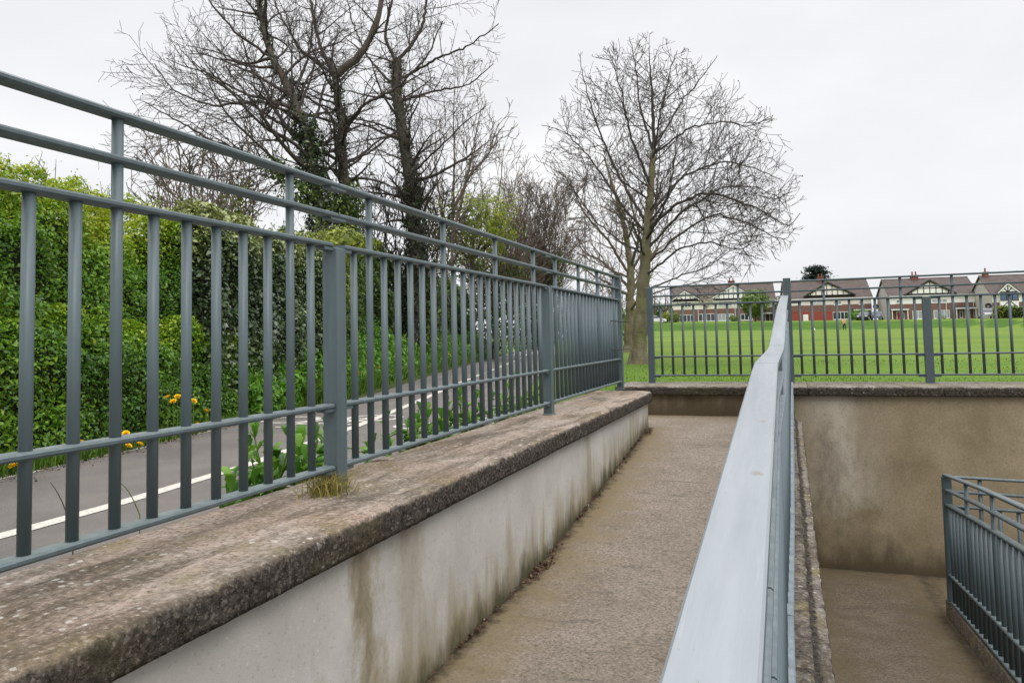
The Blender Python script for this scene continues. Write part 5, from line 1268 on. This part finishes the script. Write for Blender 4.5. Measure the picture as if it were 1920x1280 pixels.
# bare trees and evergreen scrub left of the houses
Qf = dict(step=[.8, .6, .5, .4], up=[.03, .05, .05, .05], wander=[.08, .1, .1, .1], dens=[1.6, 1.3, 1.6, 1], t0=[.25, .15, .1, .1], ang=[.7, .65, .6, .6], ratio=[.45, .5, .5, .5], rmin=.022, lmin=.8, max=2)
for i, (px, yt, Y, lab) in enumerate(((1246, 545, 160, 'bare brown tree left of the houses beyond the field'), (1226, 535, 150, 'bare tree half hidden by the tall corner railing post'), (1262, 540, 172, 'bare tree behind the left end of the leftmost house'))):
    limbs = [([W(px, 606, Y), W(px, 585, Y), W(px+2, lerp(585, yt, .5), Y), W(px, yt, Y)], .22, .04, .2), ([W(px, 588, Y), W(px-9, 570, Y-1), W(px-14, yt+14, Y-2)], .12, .03, .2), ([W(px, 588, Y), W(px+10, 570, Y+1), W(px+15, yt+12, Y+2)], .12, .03, .2)]
    tree('bare_tree', lab, 'tree', W(px, 606, Y), limbs, Qf, 90+i, BARK, TWIG_WARM, group='bare trees beyond the field')
for i, (px, py, Y, rx, rz_, lab) in enumerate(((1236, 588, 165, 3.0, 2.2, 'brownish evergreen scrub left of the yellow bush'), (1175, 596, 150, 4.5, 2.2, 'dark scrub seen past the olive trunk at the field end'), (1120, 600, 120, 6, 2.6, 'dark scrub closing the path beyond the lamp post'), (1060, 604, 100, 5, 2.6, 'dark scrub along the far end of the path'))):
    p = W(px, py, Y); leaf_ball('scrub_bush', lab, 'bush', p, rx, 2.0, rz_, 1600, .42, LF_MIX, 100+i, lumps=.5)

# ------------------------------------------------------------------ people and ball on the field
SKIN = plain('skin', (.45, .27, .19), .6); HAIR = plain('dark_hair', (.03, .022, .016), .7)
def skin_mesh(name, verts, edges, radii, mat, parent, sub=2):
    me = bpy.data.meshes.new(name); me.from_pydata(verts, edges, []); me.update(); o = link(name, me, mat, parent)
    sk = o.modifiers.new('skin', 'SKIN'); sk.use_smooth_shade = True
    lay = me.skin_vertices[0] if me.skin_vertices else None
    if lay is None:
        bm = bmesh.new(); bm.from_mesh(me); bm.verts.layers.skin.verify(); bm.to_mesh(me); bm.free(); lay = me.skin_vertices[0]
    for i, r in enumerate(radii): lay.data[i].radius = (r if hasattr(r, '__len__') else (r, r)); lay.data[i].use_root = (i == 0)
    sb = o.modifiers.new('sub', 'SUBSURF'); sb.levels = sub; sb.render_levels = sub
    return o
def person(label, loc, rz, top_m, leg_m, stride, s=1.0):
    e = tag(empty('person', loc, rz), label, 'person', None); e.scale = (s,)*3
    # joints: 0 pelvis 1 waist 2 chest 3 neck 4 head base 5 head 6 crown, then legs and arms
    V = [(0, 0, .95), (0, 0, 1.10), (0, -.01, 1.32), (0, 0, 1.47), (0, -.01, 1.54), (0, -.02, 1.62), (0, -.01, 1.71)]; E_ = [(0, 1), (1, 2), (2, 3), (3, 4), (4, 5), (5, 6)]; R = [(.15, .11), (.14, .10), (.17, .11), .055, .06, (.078, .095), .06]
    joint = {}
    for sg in (-1, 1):
        f = stride*sg; b = len(V); V += [(.095*sg, 0, .90), (.10*sg, -.20*f-.02, .50), (.10*sg, -.28*f+.06*abs(f), .09), (.10*sg, -.28*f-.15+.06*abs(f), .04)]; E_ += [(0, b), (b, b+1), (b+1, b+2), (b+2, b+3)]; R += [.095, .062, .042, .035]
        b = len(V); V += [(.19*sg, 0, 1.42), (.25*sg, .10*f, 1.14), (.25*sg, .14*f-.12, .92), (.25*sg, .15*f-.17, .84)]; E_ += [(2, b), (b, b+1), (b+1, b+2), (b+2, b+3)]; R += [.06, .046, .036, .03]
        for q, (dx, ln) in enumerate(((-.02, .075), (-.007, .085), (.007, .08), (.02, .065))):
            n_ = len(V); V.append((.25*sg+dx*.5, .15*f-.18-ln*.4, .84-ln*.8)); E_.append((b+3, n_)); R.append(.009)
        n_ = len(V); V.append((.25*sg-.03*sg, .15*f-.21, .82)); E_.append((b+3, n_)); R.append(.010)
    skin_mesh('body', V, E_, R, SKIN, e)
    J = [(0, 0, .93), (0, 0, 1.10), (0, -.01, 1.33), (0, 0, 1.44)]; JE = [(0, 1), (1, 2), (2, 3)]; JR = [(.185, .14), (.175, .13), (.195, .135), .085]
    for sg in (-1, 1):
        f = stride*sg; b = len(J); J += [(.19*sg, 0, 1.42), (.25*sg, .10*f, 1.14), (.25*sg, .14*f-.11, .94)]; JE += [(2, b), (b, b+1), (b+1, b+2)]; JR += [.078, .062, .050]
    skin_mesh('jacket', J, JE, JR, top_m, e)
    T = [(0, 0, .96), (0, 0, .99)]; TE = [(0, 1)]; TR = [(.165, .125), (.165, .125)]
    for sg in (-1, 1):
        f = stride*sg; b = len(T); T += [(.095*sg, 0, .88), (.10*sg, -.20*f-.02, .50), (.10*sg, -.28*f+.06*abs(f), .11)]; TE += [(0, b), (b, b+1), (b+1, b+2)]; TR += [.115, .082, .062]
    skin_mesh('trousers', T, TE, TR, leg_m, e)
    skin_mesh('hair', [(0, .02, 1.66), (0, .005, 1.735), (0, .055, 1.60)], [(0, 1), (0, 2)], [(.088, .10), .062, .06], HAIR, e)
    for sg in (-1, 1):
        mb = MB(); mb.cyl((.03*sg, -.118, 1.635), (.03*sg, -.128, 1.635), .012, n=8); mb.build('eye', HAIR, e)
        mb = MB(); f = stride*sg; x = .10*sg; y = -.28*f+.06*abs(f); mb.box(x-.045, x+.045, y-.20, y+.07, -.005, .085); mb.build('shoe', BLACK, e, bevel=.025)
    return e
TAN = plain('tan_jacket', (.55, .33, .17), .9); DARKC = plain('dark_clothing', (.02, .022, .03), .9)
p = W(1583, 612, 116); person('person in a tan top and dark trousers standing on the grass before the bank', (p[0], 116, ground_z(p[0], 116)), .5, TAN, DARKC, .35)
p = W(1481, 614, 100); person('person in dark clothes mid stride, half hidden beside the middle railing', (p[0], 100, ground_z(p[0], 100)), -1.1, DARKC, DARKC, 1.0)
p = at_y(1526, 618, 100); bl = bpy.data.meshes.new('ball'); bm = bmesh.new(); bmesh.ops.create_icosphere(bm, subdivisions=3, radius=.17); bm.to_mesh(bl); bm.free()
o = link('ball', bl, plain('white_ball', (.8, .78, .7), .5), None, True); o.location = (p.x, 100, ground_z(p.x, 100)+.17); tag(o, 'small white ball lying on the far grass', 'ball')
